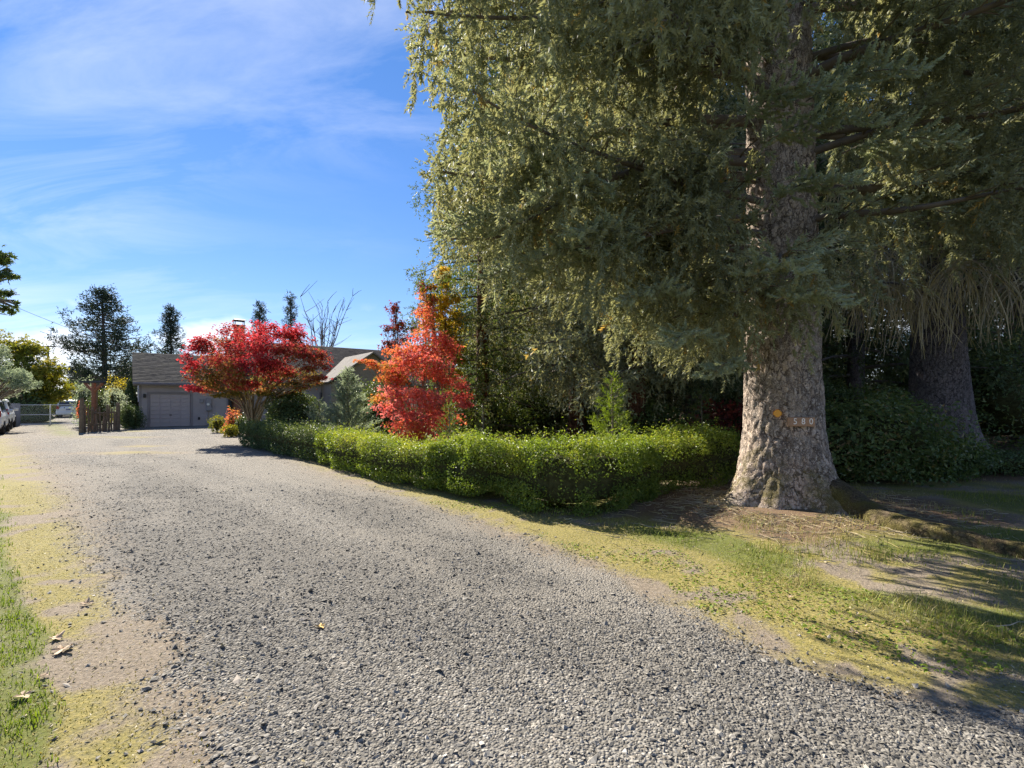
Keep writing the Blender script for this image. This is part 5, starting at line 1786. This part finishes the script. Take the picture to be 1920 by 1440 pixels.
def suv(label, loc, rz, group):
    """rear at y=0, nose towards +y; 4.7 long, 1.86 wide, 1.70 tall"""
    o = thing("parked_suv", label, "car", tuple(loc), group, rz)
    st = [(0.0, .80, .42, .92), (0.08, .88, .34, 1.02), (0.5, .92, .30, 1.06), (2.2, .93, .28, 1.05), (3.3, .92, .28, 1.02), (4.2, .88, .30, .93), (4.62, .78, .36, .80), (4.7, .68, .42, .68)]
    sec = []
    for (y, w_, zb, zt) in st:
        sec.append([(-w_ * .9, y, zb), (-w_, y, zb + .18), (-w_, y, zt - .18), (-w_ * .95, y, zt), (0, y, zt + .02), (w_ * .95, y, zt), (w_, y, zt - .18), (w_, y, zb + .18), (w_ * .9, y, zb), (0, y, zb)])
    V = np.array(sec).reshape(-1, 3)
    k = 10
    F = [[i * k + j, i * k + (j + 1) % k, (i + 1) * k + (j + 1) % k, (i + 1) * k + j] for i in range(len(st) - 1) for j in range(k)]
    for e, rev in ((0, False), ((len(st) - 1) * k, True)):
        F += [[e, e + j, e + j + 1, e + j + 1] for j in range(1, k - 1)]
    g = Geo().add(V, np.array(F))
    cab = [(0.12, .86, 1.03, .12), (0.55, .70, 1.62, 0.3), (1.4, .70, 1.70, 0), (2.5, .70, 1.66, 0), (3.35, .84, 1.04, 0)]
    sec = []
    for (y, wt, zt, _) in cab:
        sec.append([(-.88, y if zt < 1.1 else y, 1.03), (-wt, y, zt), (0, y, zt + 0.03), (wt, y, zt), (.88, y, 1.03)])
    V = np.array(sec).reshape(-1, 3)
    F = [[i * 5 + j, i * 5 + j + 1, (i + 1) * 5 + j + 1, (i + 1) * 5 + j] for i in range(len(cab) - 1) for j in range(4)]
    g.add(V, np.array(F))
    body = mk("body", g, M['carpaint'], o, local=True, smooth_=False)
    # glass: tailgate window, side windows, windscreen, slightly proud
    mk("rear_window", Geo().add(np.array([[-.72, .17, 1.10], [.72, .17, 1.10], [.62, .47, 1.54], [-.62, .47, 1.54]]) + [0, -0.03, 0.01], np.array([[0, 1, 2, 3]])), M['glassy'], o, local=True)
    for sgn in (-1, 1):
        for (ya, yb, yc, yd) in ((.55, 1.45, 1.40, .75), (1.52, 2.35, 2.30, 1.48), (2.42, 3.05, 2.55, 2.38)):
            q_ = np.array([[sgn * .885, ya, 1.09], [sgn * .885, yb, 1.09], [sgn * .745, yc, 1.56], [sgn * .745, yd, 1.56]])
            mk("side_window", Geo().add(q_, np.array([[0, 1, 2, 3]])), M['glassy'], o, local=True)
        mk("tail_light", Geo().add(*bbox(sgn * .74 - .12, sgn * .74 + .12, -.02, .16, .84, 1.16, .03)), M['tail'], o, local=True)
        mk("mirror", Geo().add(*bbox(sgn * 1.0 - .1, sgn * 1.0 + .1, 2.9, 3.02, 1.02, 1.18, .03)), M['carpaint'], o, local=True)
        for yw in (.85, 3.75):
            a = np.linspace(0, 2 * math.pi, 20, endpoint=False)
            x0, x1 = sgn * .72, sgn * .95
            rt = np.array([[x, yw + rr * math.cos(t_), .36 + rr * math.sin(t_)] for (x, rr) in ((x0, .20), (x0, .33), (x0 + sgn * .04, .36), (x1 - sgn * .04, .36), (x1, .33), (x1 - sgn * .01, .22)) for t_ in a])
            Fw = [[i * 20 + j, i * 20 + (j + 1) % 20, (i + 1) * 20 + (j + 1) % 20, (i + 1) * 20 + j] for i in range(5) for j in range(20)]
            wh = mk("wheel", Geo().add(rt, np.array(Fw)), M['tyre'], o, local=True)
            rm = np.array([[x1 - sgn * .03, yw, .36]] + [[x1 - sgn * (.02 if j % 4 < 2 else .05), yw + .22 * math.cos(t_), .36 + .22 * math.sin(t_)] for j, t_ in enumerate(a)])
            mk("rim", Geo().add(rm, np.array([[0, 1 + j, 1 + (j + 1) % 20, 1 + (j + 1) % 20] for j in range(20)])), M['rim'], wh, local=True)
    mk("bumper", Geo().add(*bbox(-.86, .86, -.06, .2, .36, .62, .04)), M['carpaint'], o, local=True)
    mk("lower_bumper", Geo().add(*bbox(-.80, .80, -.03, .2, .24, .355, .03)), M['plastic'], o, local=True)
    mk("licence_plate", Geo().add(*bbox(-.16, .16, -.035, .0, .74, .88, .005)), M['plate'], o, local=True)
    return o


cg = "white vehicles parked along the lane"
hd = R(43)
rc = P(19, 752, 27.0)            # rear right corner of the first vehicle
off_ = np.array([math.cos(hd), math.sin(hd), 0]) * 0.90
c1 = np.array([rc[0], rc[1], 0]) - off_
suv("white suv with red tail light cut by the left edge before the gate", c1, hd, cg)
rc = P(4, 752, 22.6)
suv("nearest white vehicle of which only a sliver shows at the left edge", np.array([rc[0], rc[1], 0]) - off_, hd, cg)
suv("white suv parked far down the lane behind the chain link gate", P(128, 752, 46.0) * [1, 1, 0], R(38), cg)

# ------------------------------------------------------------------ far trees, pole, shrubs by the lane
def far_pine(name, label, px, ptop, Y, wpx, seed, open_=0.35, base=0.25, mat='far_needle', trunk=0.22, n=80, conic=0.8, tuft=0.35, dens=26, cone_pow=1.0, group=None):
    r = np.random.default_rng(seed)
    loc = P(px, 752, Y) * [1, 1, 0]
    Ht = P(px, ptop, Y)[2]
    Rb = wpx / FPX * Y
    o = thing(name, label, "tree", tuple(loc), group)
    z = np.linspace(-0.1, Ht * 0.97, 20)
    path = np.stack([loc[0] + 0.15 * np.sin(z * 0.3), loc[1] + 0 * z, z], 1)
    mk("trunk", trunk_geo(path, np.interp(z, [0, Ht], [trunk, 0.04]), 10, 0.1, 4, seed, 0.0), M['bark_dark'], o, smooth_=True)
    PP, DD, TT = [], [], []
    gb = Geo()
    for i in range(n):
        f = (i + r.uniform(0, 1)) / n
        zl = Ht * (base + (1 - base) * f)
        prof = min(1.0, (1 - f) * conic * 2) ** cone_pow * (0.55 + 0.45 * min(1, f * 5))
        l = Rb * prof * r.uniform(0.45, 1.1) + 0.25
        a = i * 2.4 + r.normal(0, 0.4)
        tl = r.uniform(-0.1, 0.45)
        d = np.array([math.cos(a) * math.cos(tl), math.sin(a) * math.cos(tl), math.sin(tl)])
        b = np.array([loc[0], loc[1], zl])
        gb.add(*tubes(np.stack([b, b + d * l * 0.5 - [0, 0, 0.08 * l], b + d * l]), np.array([0.06, 0.04, 0.02]) * (Ht / 15), 4))
        k = max(3, int(l * 2.3 / (tuft / 0.35)))
        for s in r.uniform(open_, 1.0, k):
            c = b + d * l * s + r.normal(0, tuft * 0.5, 3)
            m = dens
            PP.append(c + r.normal(0, tuft * 0.35, (m, 3)))
            DD.append(r.normal(0, 1, (m, 3)) + np.array([0, 0, 0.5]) + d)
            TT.append(np.clip(r.normal(0.45, 0.2, m), 0, 1))
    p, d, tt_ = np.concatenate(PP), np.concatenate(DD), np.concatenate(TT)
    g = Geo().add(*shoots(p, d, np.full(len(p), tuft * 0.8), np.full(len(p), tuft * 0.22), 4, tt_, r, dl=0.22))
    mk("limbs", gb, M['bark_dark'], o)
    mk("crown", g, M[mat], o)
    return o


far_pine("pine_tree", "tall airy pine standing left of the garage against the sky", 194, 546, 62, 78, 201, n=190, base=0.14, open_=0.3, tuft=0.60, dens=9, trunk=0.42, conic=0.95, cone_pow=0.8)
far_pine("pine_tree", "conical dark pine above the garage roof", 320, 580, 66, 52, 202, n=150, base=0.12, open_=0.05, tuft=0.5, dens=10, conic=0.62)
far_pine("conifer_tree", "small rounded conifer top behind the crimson maple", 488, 572, 70, 34, 203, n=110, base=0.2, open_=0.1, tuft=0.5, dens=8, conic=0.8)
far_pine("fir_tree", "pointed fir top beside the bare tree above the roof", 546, 556, 62, 40, 204, n=110, base=0.1, open_=0.1, tuft=0.42, dens=8, conic=0.5, cone_pow=1.1)
far_pine("fir_tree", "dark fir far behind the arbor at the lane", 146, 688, 90, 24, 205, n=60, base=0.02, open_=0.1, tuft=0.8, dens=8, conic=0.6)
far_pine("conifer_tree", "dark conifer behind the tall airy pine beside the garage", 236, 680, 75, 28, 206, n=60, base=0.05, open_=0.1, tuft=0.7, dens=8, conic=0.8)
far_pine("conifer_tree", "distant conifer seen just right of the tall airy pine foot", 170, 705, 80, 26, 207, n=50, base=0.02, open_=0.1, tuft=0.8, dens=8, conic=0.9)
# bare tree
r = np.random.default_rng(44)
bl = P(603, 752, 58) * [1, 1, 0]
bt = thing("bare_tree", "leafless tree with upright grey branches above the roof", "tree", tuple(bl))
g = Geo()
top = P(603, 545, 58)[2]
for k in range(15):
    a = r.uniform(0, 6.28)
    rr_ = r.uniform(0.6, 3.6)
    zt_ = top * r.uniform(0.72, 1.0)
    s = np.linspace(0, 1, 9)[:, None]
    e = bl + np.array([math.cos(a) * rr_, math.sin(a) * rr_, zt_])
    C = bl * (1 - s) + e * s
    C[:, :2] = bl[:2] + (e[:2] - bl[:2]) * (s ** 1.8)
    C[1:-1] += r.normal(0, 0.10, (7, 3))
    g.add(*tubes(C, np.linspace(0.12, 0.018, 9), 5))
    for j in range(7):
        i0 = r.integers(4, 9)
        b = C[min(i0, 8)]
        dd = np.array([r.normal(0, 0.8), r.normal(0, 0.8), r.uniform(0.5, 1.6)])
        g.add(*tubes(np.stack([b, b + dd * 0.6 + r.normal(0, 0.08, 3), b + dd * r.uniform(0.8, 1.5)]), np.array([0.04, 0.028, 0.014]), 3))
mk("trunk", g, M['bark_dark'], bt)

# trees at the left edge
rows = [(30, 650, 34, 26, 0, .55), (52, 664, 30, 26, .5, .50), (85, 696, 26, 24, -.5, .62), (40, 690, 40, 30, -.6, .30), (70, 720, 40, 26, 0, .45), (105, 722, 20, 22, .6, .70), (20, 720, 34, 26, .3, .30), (95, 745, 26, 14, 0, .60), (50, 745, 40, 14, .2, .25), (122, 742, 14, 14, .8, .75)]
blob_tree("broadleaf_tree", "big yellow green tree beyond the chain link gate", "tree", tuple(P(60, 752, 38) * [1, 1, 0]), pb(38, rows), M['yellowgreen'], M['twig'], 9500, 0.22, 36, stems=3, stem_r=0.14, lob=3)
rows = [(-8, 690, 34, 26, 0, .6), (22, 705, 30, 14, -.5, .7), (45, 722, 26, 10, -.2, .6), (5, 735, 36, 14, .3, .5), (40, 705, 18, 8, .2, .8), (-5, 660, 22, 14, .2, .5)]
blo = pb(27, rows)
o = blob_tree("pine_tree", "grey green long needled pine leaning in from the left edge", "tree", tuple(P(-40, 752, 27) * [1, 1, 0]), blo, M['blue_needle'], M['twig'], 3, 0.05, 37, stems=1, stem_r=0.16)
bpy.data.objects.remove([c for c in o.children if c.name.startswith("crown")][0])
r = np.random.default_rng(45)
PP = []
for b in blo:
    k = 60
    c = np.array(b[:3]) + sphere_pts(k, r) * np.array(b[3:6]) * r.uniform(0.3, 1, (k, 1))
    PP.append(np.repeat(c, 9, 0))
p = np.concatenate(PP)
mk("crown", Geo().add(*shoots(p, r.normal(0, 1, (len(p), 3)) + [0.3, -0.2, 0.3], np.full(len(p), 0.20), np.full(len(p), 0.06), 5, np.clip(r.normal(.5, .22, len(p)), 0, 1), r, dl=.12)), M['blue_needle'], o)
rows = [(-70, 470, 50, 40, .6, .4), (-150, 430, 70, 60, 1.0, .45), (-240, 480, 70, 60, .3, .4), (-190, 560, 70, 40, -.5, .35), (-90, 560, 50, 40, .5, .4), (-160, 340, 70, 60, .6, .5), (-6, 480, 26, 12, 0, .4), (14, 490, 14, 9, 0.2, .5), (0, 520, 22, 14, -.2, .4), (20, 515, 12, 8, 0, .6), (-8, 555, 24, 16, 0, .3), (22, 552, 14, 8, .2, .5), (8, 583, 16, 9, 0, .4), (28, 570, 6, 9, 0, .4)]
blob_tree("maple_tree", "dark green leafy branch reaching in at the left edge against the sky", "tree", tuple(P(-130, 752, 16) * [1, 1, 0]), pb(16, rows), M['rhodo'], M['twig'], 9000, 0.14, 38, stems=1, stem_r=0.12, lob=4, stem_h=6.0)
# lane side plants
def cone_bush(name, label, px, ptop, pbase_w, Y, seed, mat='box_dark', n=5000, leaf=0.07):
    r = np.random.default_rng(seed)
    loc = P(px, 752, Y) * [1, 1, 0]
    Ht = P(px, ptop, Y)[2]
    Rb = pbase_w / FPX * Y
    o = thing(name, label, "shrub", tuple(loc))
    f = 1 - np.sqrt(r.uniform(0, 1, n))
    a = r.uniform(0, 6.28, n)
    prof = np.minimum(1, (1 - f) ** 0.75 * 1.15) * np.minimum(1, 0.6 + f * 3)
    rad = Rb * prof * r.uniform(0.85, 1.05, n)
    p = np.stack([loc[0] + np.cos(a) * rad, loc[1] + np.sin(a) * rad, 0.05 + f * Ht], 1)
    nn = np.stack([np.cos(a), np.sin(a), np.full(n, 0.4)], 1) + r.normal(0, .4, (n, 3))
    mk("foliage", Geo().add(*leaves(p, nn, leaf * 1.5 * r.uniform(.7, 1.3, n), leaf * .8, np.clip(r.normal(.5, .22, n), 0, 1), r)), M[mat], o)
    zc_ = np.linspace(0, Ht * 0.96, 16)
    fr = zc_ / Ht
    V, F, _ = trunk_geo(np.stack([loc[0] + 0 * zc_, loc[1] + 0 * zc_, zc_], 1), 0.8 * Rb * np.minimum(1, (1 - fr) ** .75 * 1.15) * np.minimum(1, .6 + fr * 3) + .01, 14, 0, 5, seed, 0)
    mk("twig_mass", (V, F, None), M['darkcore'], o, smooth_=True)
    return o


cone_bush("arborvitae", "tall clipped cone of evergreen beside the garage corner", 244, 710, 17, 30.3, 301)
cone_bush("arborvitae", "dark evergreen cone beyond the lane gate", 112, 741, 12, 60, 302)
cone_bush("arborvitae", "low dark hedge cone behind the chain link gate", 60, 754, 30, 36, 303, 'rhodo')
bush("grey_shrub", "grey leaved shrub behind the arbor", P(160, 752, 30) * [1, 1, 0], (0.6, 0.6, 2.4), M['blue_needle'], 2400, 0.10, 304)
bush("vine_tangle", "leafy vine tangle behind the picket fence", P(186, 752, 27.8) * [1, 1, 0], (0.75, 0.5, 1.9), M['rhodo'], 2600, 0.09, 305)
bush("white_twig_shrub", "pale silvery shrub above the right end of the picket fence", P(214, 752, 27.4) * [1, 1, 0] + [0, 0, 0.9], (0.55, 0.5, 1.3), M['blue_needle'], 1300, 0.08, 306, tint=0.95, inner=0.4)
bush("yellow_shrub", "bright yellow shrub between pine trunk and evergreen cone", P(222, 752, 36) * [1, 1, 0], (0.9, 0.8, 2.9), M['yellowgreen'], 1500, 0.13, 307, tint=0.9)
bush("orange_shrub", "small orange red shrub peeping past the picket fence post", P(152, 752, 27.5) * [1, 1, 0] + [0, 0, 0.6], (0.22, 0.2, 0.75), M['orange'], 500, 0.07, 308)
for i, (px, Y, rx, rz, mt, tv, lab) in enumerate([(408, 24.5, 0.42, 0.75, 'yellowgreen', .55, "yellow green leafy shrub at the right end of the garage"), (437, 23.0, 0.36, 1.0, 'orange', .35, "small orange shrub before the brick pier"), (432, 21.5, 0.32, 0.45, 'yellowgreen', .6, "low yellow green plant at the drive edge by the dark hedge"), (452, 22.3, 0.3, 0.8, 'rhodo', .5, "small green plant under the crimson maple")]):
    bush("garden_shrub", lab, P(px, 752, Y) * [1, 1, 0], (rx, rx, rz), M[mt], 900, 0.085, 310 + i, tint=tv, inner=0.55)
und2 = "yellow green shrubs along the lane beyond the gate"
for i, (px, Y, rx, rz, lab) in enumerate([(134, 50, 2.2, 2.6, "yellow green shrub right of the far parked suv"), (76, 47, 1.5, 1.8, "yellow green shrub left of the far parked suv"), (20, 36, 2.0, 2.2, "dark leafy shrub behind the slate panel")]):
    bush("lane_shrub", lab, P(px, 752, Y) * [1, 1, 0], (rx, rx, rz), M['yellowgreen' if i < 2 else 'rhodo'], 2200, 0.16, 320 + i, group=und2, tint=0.45)
# far wood closing the horizon
r = np.random.default_rng(46)
PP = []
for X in np.arange(-170, 150, 2.3):
    Y = 120 + r.uniform(-6, 14)
    h = r.uniform(5, 9.5)
    k = 60
    PP.append(np.stack([X + r.normal(0, 1.5, k), Y + r.normal(0, 1.5, k), h * r.uniform(0, 1, k) ** 0.8], 1))
p = np.concatenate(PP)
fw = mk("treeline", Geo().add(*leaves(p, r.normal(0, 1, p.shape), 2.2 * r.uniform(.5, 1.2, len(p)), 1.3, np.clip(r.normal(.5, .25, len(p)), 0, 1), r)), M['far_needle'])
tag(fw, "low distant line of dark trees on the horizon", "trees", kind="stuff")
# utility pole and wire
pb0 = P(90, 752, 64) * [1, 1, 0]
po = thing("utility_pole", "wooden utility pole with crossarm above the yellow green tree", "pole", tuple(pb0))
ph = P(90, 648, 64)[2]
mk("post", Geo().add(*tubes(np.stack([pb0, pb0 + [0, 0, ph]]), np.array([0.16, 0.12]), 8, True)), M['oldwood'], po)
mk("crossarm", Geo().add(*bbox(pb0[0] - 1.15, pb0[0] + 1.15, pb0[1] - 0.2, pb0[1] - 0.08, ph - 0.22, ph - 0.08, 0.01)), M['oldwood'], po)
for dx in (-1.0, -0.5, 0.5, 1.0):
    mk("insulator", Geo().add(*tubes(np.stack([pb0 + [dx, -0.14, ph - 0.08], pb0 + [dx, -0.14, ph + 0.06]]), np.array([0.05, 0.03]), 6)), M['metalbox'], po)
wa, wb = P(-60, 535, 24), P(395, 690, 30)
s = np.linspace(0, 1, 24)[:, None]
C = wa * (1 - s) + wb * s - np.array([0, 0, 0.5]) * (4 * s * (1 - s))
wr = mk("service_wire", Geo().add(*tubes(C, np.full(24, 0.009), 5)), M['black'])
tag(wr, "thin overhead service wire sloping down to the garage roof", "wire")

# ------------------------------------------------------------------ grass, moss, litter
r = np.random.default_rng(63)


def blades(x, y, h, wdt, tint, lean=0.5):
    n = len(x)
    z = height(x, y)
    a = r.uniform(0, 6.28, n)
    b = np.stack([x, y, z - 0.004], 1)
    side = np.stack([np.cos(a), np.sin(a), np.zeros(n)], 1) * (wdt / 2)[:, None]
    ln = np.stack([np.cos(a + 1.57), np.sin(a + 1.57), np.zeros(n)], 1) * (h * lean * r.uniform(0.1, 1.4, n))[:, None]
    mid = b + ln * 0.35 + np.stack([0 * h, 0 * h, h * 0.6], 1)
    tip = b + ln + np.stack([0 * h, 0 * h, h * r.uniform(0.75, 1.0, n)], 1)
    V = np.stack([b - side, b + side, mid + side * 0.7, mid - side * 0.7, tip], 1).reshape(-1, 3)
    o = np.arange(n)[:, None] * 5
    F = np.concatenate([o + [[0, 1, 2]], o + [[0, 2, 3]], o + [[3, 2, 4]]])
    return V, F, np.repeat(tint, 5)


# green grass at the left edge
n = 105000
y = np.exp(r.uniform(math.log(2.0), math.log(26), n))
x = gl(y) - r.uniform(0, 1, n) ** 1.3 * (2.2 + 0.4 * y)
g_, m_, gr_, nd_, _ = zones(x, y)
k = r.uniform(0, 1, n) < gr_ ** 1.4 * (0.22 + 0.78 * smooth(0.36, 0.56, fbm(x * 4.5, y * 4.5, seed=66, oct=3)))
x, y = x[k], y[k]
h = r.uniform(0.012, 0.055, len(x)) * (0.8 + 0.05 * y)
gg = Geo().add(*blades(x, y, h, 0.0035 * (0.8 + 0.25 * y) * r.uniform(.7, 1.3, len(x)), np.clip(r.normal(.5, .2, len(x)), 0, 1), 0.7))
tag(mk("grass", gg, M['grass'], None), "short green grass along the left edge of the drive", "grass", kind="stuff")
# right verge: dry tufts round the big trunk and the corner of the hedge
n = 64000
y = np.exp(r.uniform(math.log(2.6), math.log(11), n))
x = gr(y) + 0.15 + r.uniform(0, 1, n) ** 1.2 * (2.0 + 1.4 * y)
g_, m_, gr_, nd_, _ = zones(x, y)
tf = fbm(x * 1.6, y * 1.6, seed=55, oct=3)
rt_ = x - gr(y)
dens = smooth(0.34, 0.60, tf) * smooth(0.35, 1.3, rt_) + 0.06
dens = dens * (1 - 0.4 * nd_)
d_tree = np.hypot(x - BIG[0], y - BIG[1])
k = (r.uniform(0, 1, n) < dens) & (d_tree > 0.85)
x, y, tf, gr_, rt_ = x[k], y[k], tf[k], gr_[k], rt_[k]
h = r.uniform(0.02, 0.065, len(x)) * (0.4 + 0.9 * smooth(0.9, 2.0, rt_)) * (0.6 + 1.0 * smooth(0.5, 0.7, tf))
T = np.clip(r.normal(0.42, 0.24, len(x)) + 1.5 * (fbm(x * 0.8, y * 0.8, seed=58, oct=2) - 0.5), 0, 1)
gg = Geo().add(*blades(x, y, h, r.uniform(.003, .007, len(x)), T, 0.9))
tag(mk("dry_grass", gg, M['straw'], None), "dry straw coloured grass tufts around the foot of the numbered trunk", "grass", kind="stuff")
# moss and tiny weeds in the verges
n = 36000
y = np.exp(r.uniform(math.log(1.9), math.log(9), n))
sd = r.uniform(0, 1, n) < 0.5
x = np.where(sd, gl(y) + 0.7 - r.uniform(0, 1, n) * 1.6, gr(y) - 0.5 + r.uniform(0, 1, n) * 2.2)
g_, m_, gr_, nd_, _ = zones(x, y)
k = (r.uniform(0, 1, n) < (1 - g_) * (0.2 + 0.8 * m_)) & (np.abs(x) < 1.15 * y)
x, y = x[k], y[k]
gg = Geo().add(*blades(x, y, r.uniform(.005, .016, len(x)), r.uniform(.003, .008, len(x)), np.clip(r.normal(.5, .22, len(x)), 0, 1), 1.2))
tag(mk("moss", gg, M['moss'], None), "yellow moss creeping over the edges of the gravel", "moss", kind="stuff")
n = 5200
y = np.exp(r.uniform(math.log(2.8), math.log(8), n))
x = gr(y) + r.uniform(0.1, 2.0, n)
tf = fbm(x * 1.8, y * 1.8, seed=59, oct=2)
k = (tf > 0.54)
x, y = x[k], y[k]
p = np.stack([x, y, height(x, y) + r.uniform(0.008, 0.03, len(x))], 1)
L = r.uniform(.015, .04, len(x))
gg = Geo().add(*leaves(p, r.normal(0, .35, p.shape) + [0, 0, 1], L, L * .6, np.clip(r.normal(.55, .2, len(x)), 0, 1), r))
tag(mk("weeds", gg, M['grass'], None), "small flat green weeds on the right verge", "weeds", kind="stuff")
# twigs under the spruce
m = 1500
a = r.uniform(0, 6.28, m)
rd = 0.7 + r.exponential(0.9, m)
x, y = BIG[0] + np.cos(a) * rd - 0.3, BIG[1] + np.sin(a) * rd - 0.4
k = (y > 2.5) & (x > gr(y) + 0.3)
x, y = x[k], y[k]
m = len(x)
a = r.uniform(0, 3.14, m)
ln = r.uniform(0.05, 0.38, m)
s = np.linspace(-.5, .5, 4)
Q = np.stack([x[:, None] + np.cos(a)[:, None] * ln[:, None] * s, y[:, None] + np.sin(a)[:, None] * ln[:, None] * s, (height(x, y) + 0.012)[:, None] + np.abs(r.normal(0, .012, (m, 4)))], -1)
Q[:, :, :2] += r.normal(0, 0.012, (m, 4, 2))
V, F = tubes(Q, np.outer(r.uniform(.002, .006, m), [1, .9, .7, .4]), 3)
tag(mk("fallen_twigs", Geo().add(V, F, np.repeat(r.uniform(0, 1, m), 12)), M['dead'], None), "fallen dry twigs littering the ground under the numbered trunk", "twigs", kind="stuff")


# dry leaf crumbs and needles on the verges
m = 5200
y = np.exp(r.uniform(math.log(1.9), math.log(9), m))
sd = r.uniform(0, 1, m) < 0.5
x = np.where(sd, gl(y) + 0.6 - r.uniform(0, 1, m) * 2.6, gr(y) - 0.2 + r.uniform(0, 1, m) * 4.0)
k = (np.abs(x) < 1.2 * y) & (np.hypot(x - BIG[0], y - BIG[1]) > 0.9)
x, y = x[k], y[k]
p = np.stack([x, y, height(x, y) + r.uniform(0.006, 0.022, len(x))], 1)
L = r.uniform(.006, .03, len(x))
gg = Geo().add(*leaves(p, r.normal(0, .5, p.shape) + [0, 0, 1], L, L * r.uniform(.12, .6, len(x)), r.uniform(0, 1, len(x)), r))
tag(mk("leaf_litter", gg, M['dead'], None), "small dry leaf crumbs and needles strewn on the verges", "litter", kind="stuff")


# fallen leaves, each one an object
def fallen_leaf(label, px, py, size, mat, seed, curl=0.25):
    r = np.random.default_rng(seed)
    c = G(px, py)
    c[2] = float(height(np.array([c[0]]), np.array([c[1]]))[0]) + 0.012
    k = 30
    th = np.linspace(-math.pi, math.pi, k, endpoint=False)
    lob = 0.45 + 0.55 * np.abs(np.cos(2.5 * th)) ** 0.8
    lob *= 1 - 0.55 * np.clip(np.abs(th) / math.pi, 0, 1) ** 3
    lob += r.normal(0, 0.05, k)
    x, y = np.cos(th) * lob * size, np.sin(th) * lob * size
    z = curl * (x ** 2 - 0.4 * y ** 2) / size + r.normal(0, 0.05 * size, k) + 0.25 * np.abs(y) * curl
    V = np.concatenate([[[0, 0, 0.0]], np.stack([x, y, z], 1)])
    z0 = V[:, 2].min()
    V[:, 2] -= z0
    F = np.array([[0, 1 + j, 1 + (j + 1) % k] for j in range(k)])
    a = r.uniform(0, 6.28)
    Rm = np.array([[math.cos(a), -math.sin(a), 0], [math.sin(a), math.cos(a), 0], [0, 0, 1]])
    V = V @ Rm.T
    o = thing("fallen_leaf", label, "leaf", tuple(c), "fallen leaves beside and on the drive")
    mk("blade", (V, F, None), mat, o, local=True)
    st = np.stack([V[0], V[0] + Rm @ np.array([-size * 0.6, 0.1 * size, 0.05 * size]), V[0] + Rm @ np.array([-size * 1.1, 0.0, 0.0])])
    mk("stalk", Geo().add(*tubes(st, np.array([.0022, .002, .0015]), 4)), mat, o, local=True)
    return o


fallen_leaf("large curled tan leaf at the left verge beside the bright grass", 115, 1224, 0.065, M['deadleaf'], 1, 0.5)
fallen_leaf("brown leaf just above the large curled tan leaf at the left verge", 104, 1201, 0.05, M['deadleaf'], 2, 0.6)
fallen_leaf("pale leaf lying in the grass near the bottom left corner", 42, 1311, 0.05, M['deadleaf'], 3, 0.4)
fallen_leaf("orange brown leaf on the moss above the curled leaves", 161, 1134, 0.05, M['deadleaf'], 4, 0.6)
fallen_leaf("golden leaf lying alone on the middle of the gravel", 601, 1177, 0.04, M['goldleaf'], 5, 0.6)
fallen_leaf("small white brown leaf on the bare dirt at the bottom left", 82, 1272, 0.028, M['deadleaf'], 6, 0.4)
fallen_leaf("pale leaf on the gravel edge below the mossy verge", 1534, 1196, 0.035, M['goldleaf'], 7, 0.5)
fallen_leaf("tan leaf on the yellow moss of the right verge", 1602, 1190, 0.035, M['deadleaf'], 8, 0.5)
fallen_leaf("tiny pale leaf on the moss below the dry grass", 1483, 1121, 0.03, M['deadleaf'], 9, 0.5)

tot = sum(TRI.values())
print("TRIANGLES", tot, sorted(TRI.items(), key=lambda kv: -kv[1])[:12])
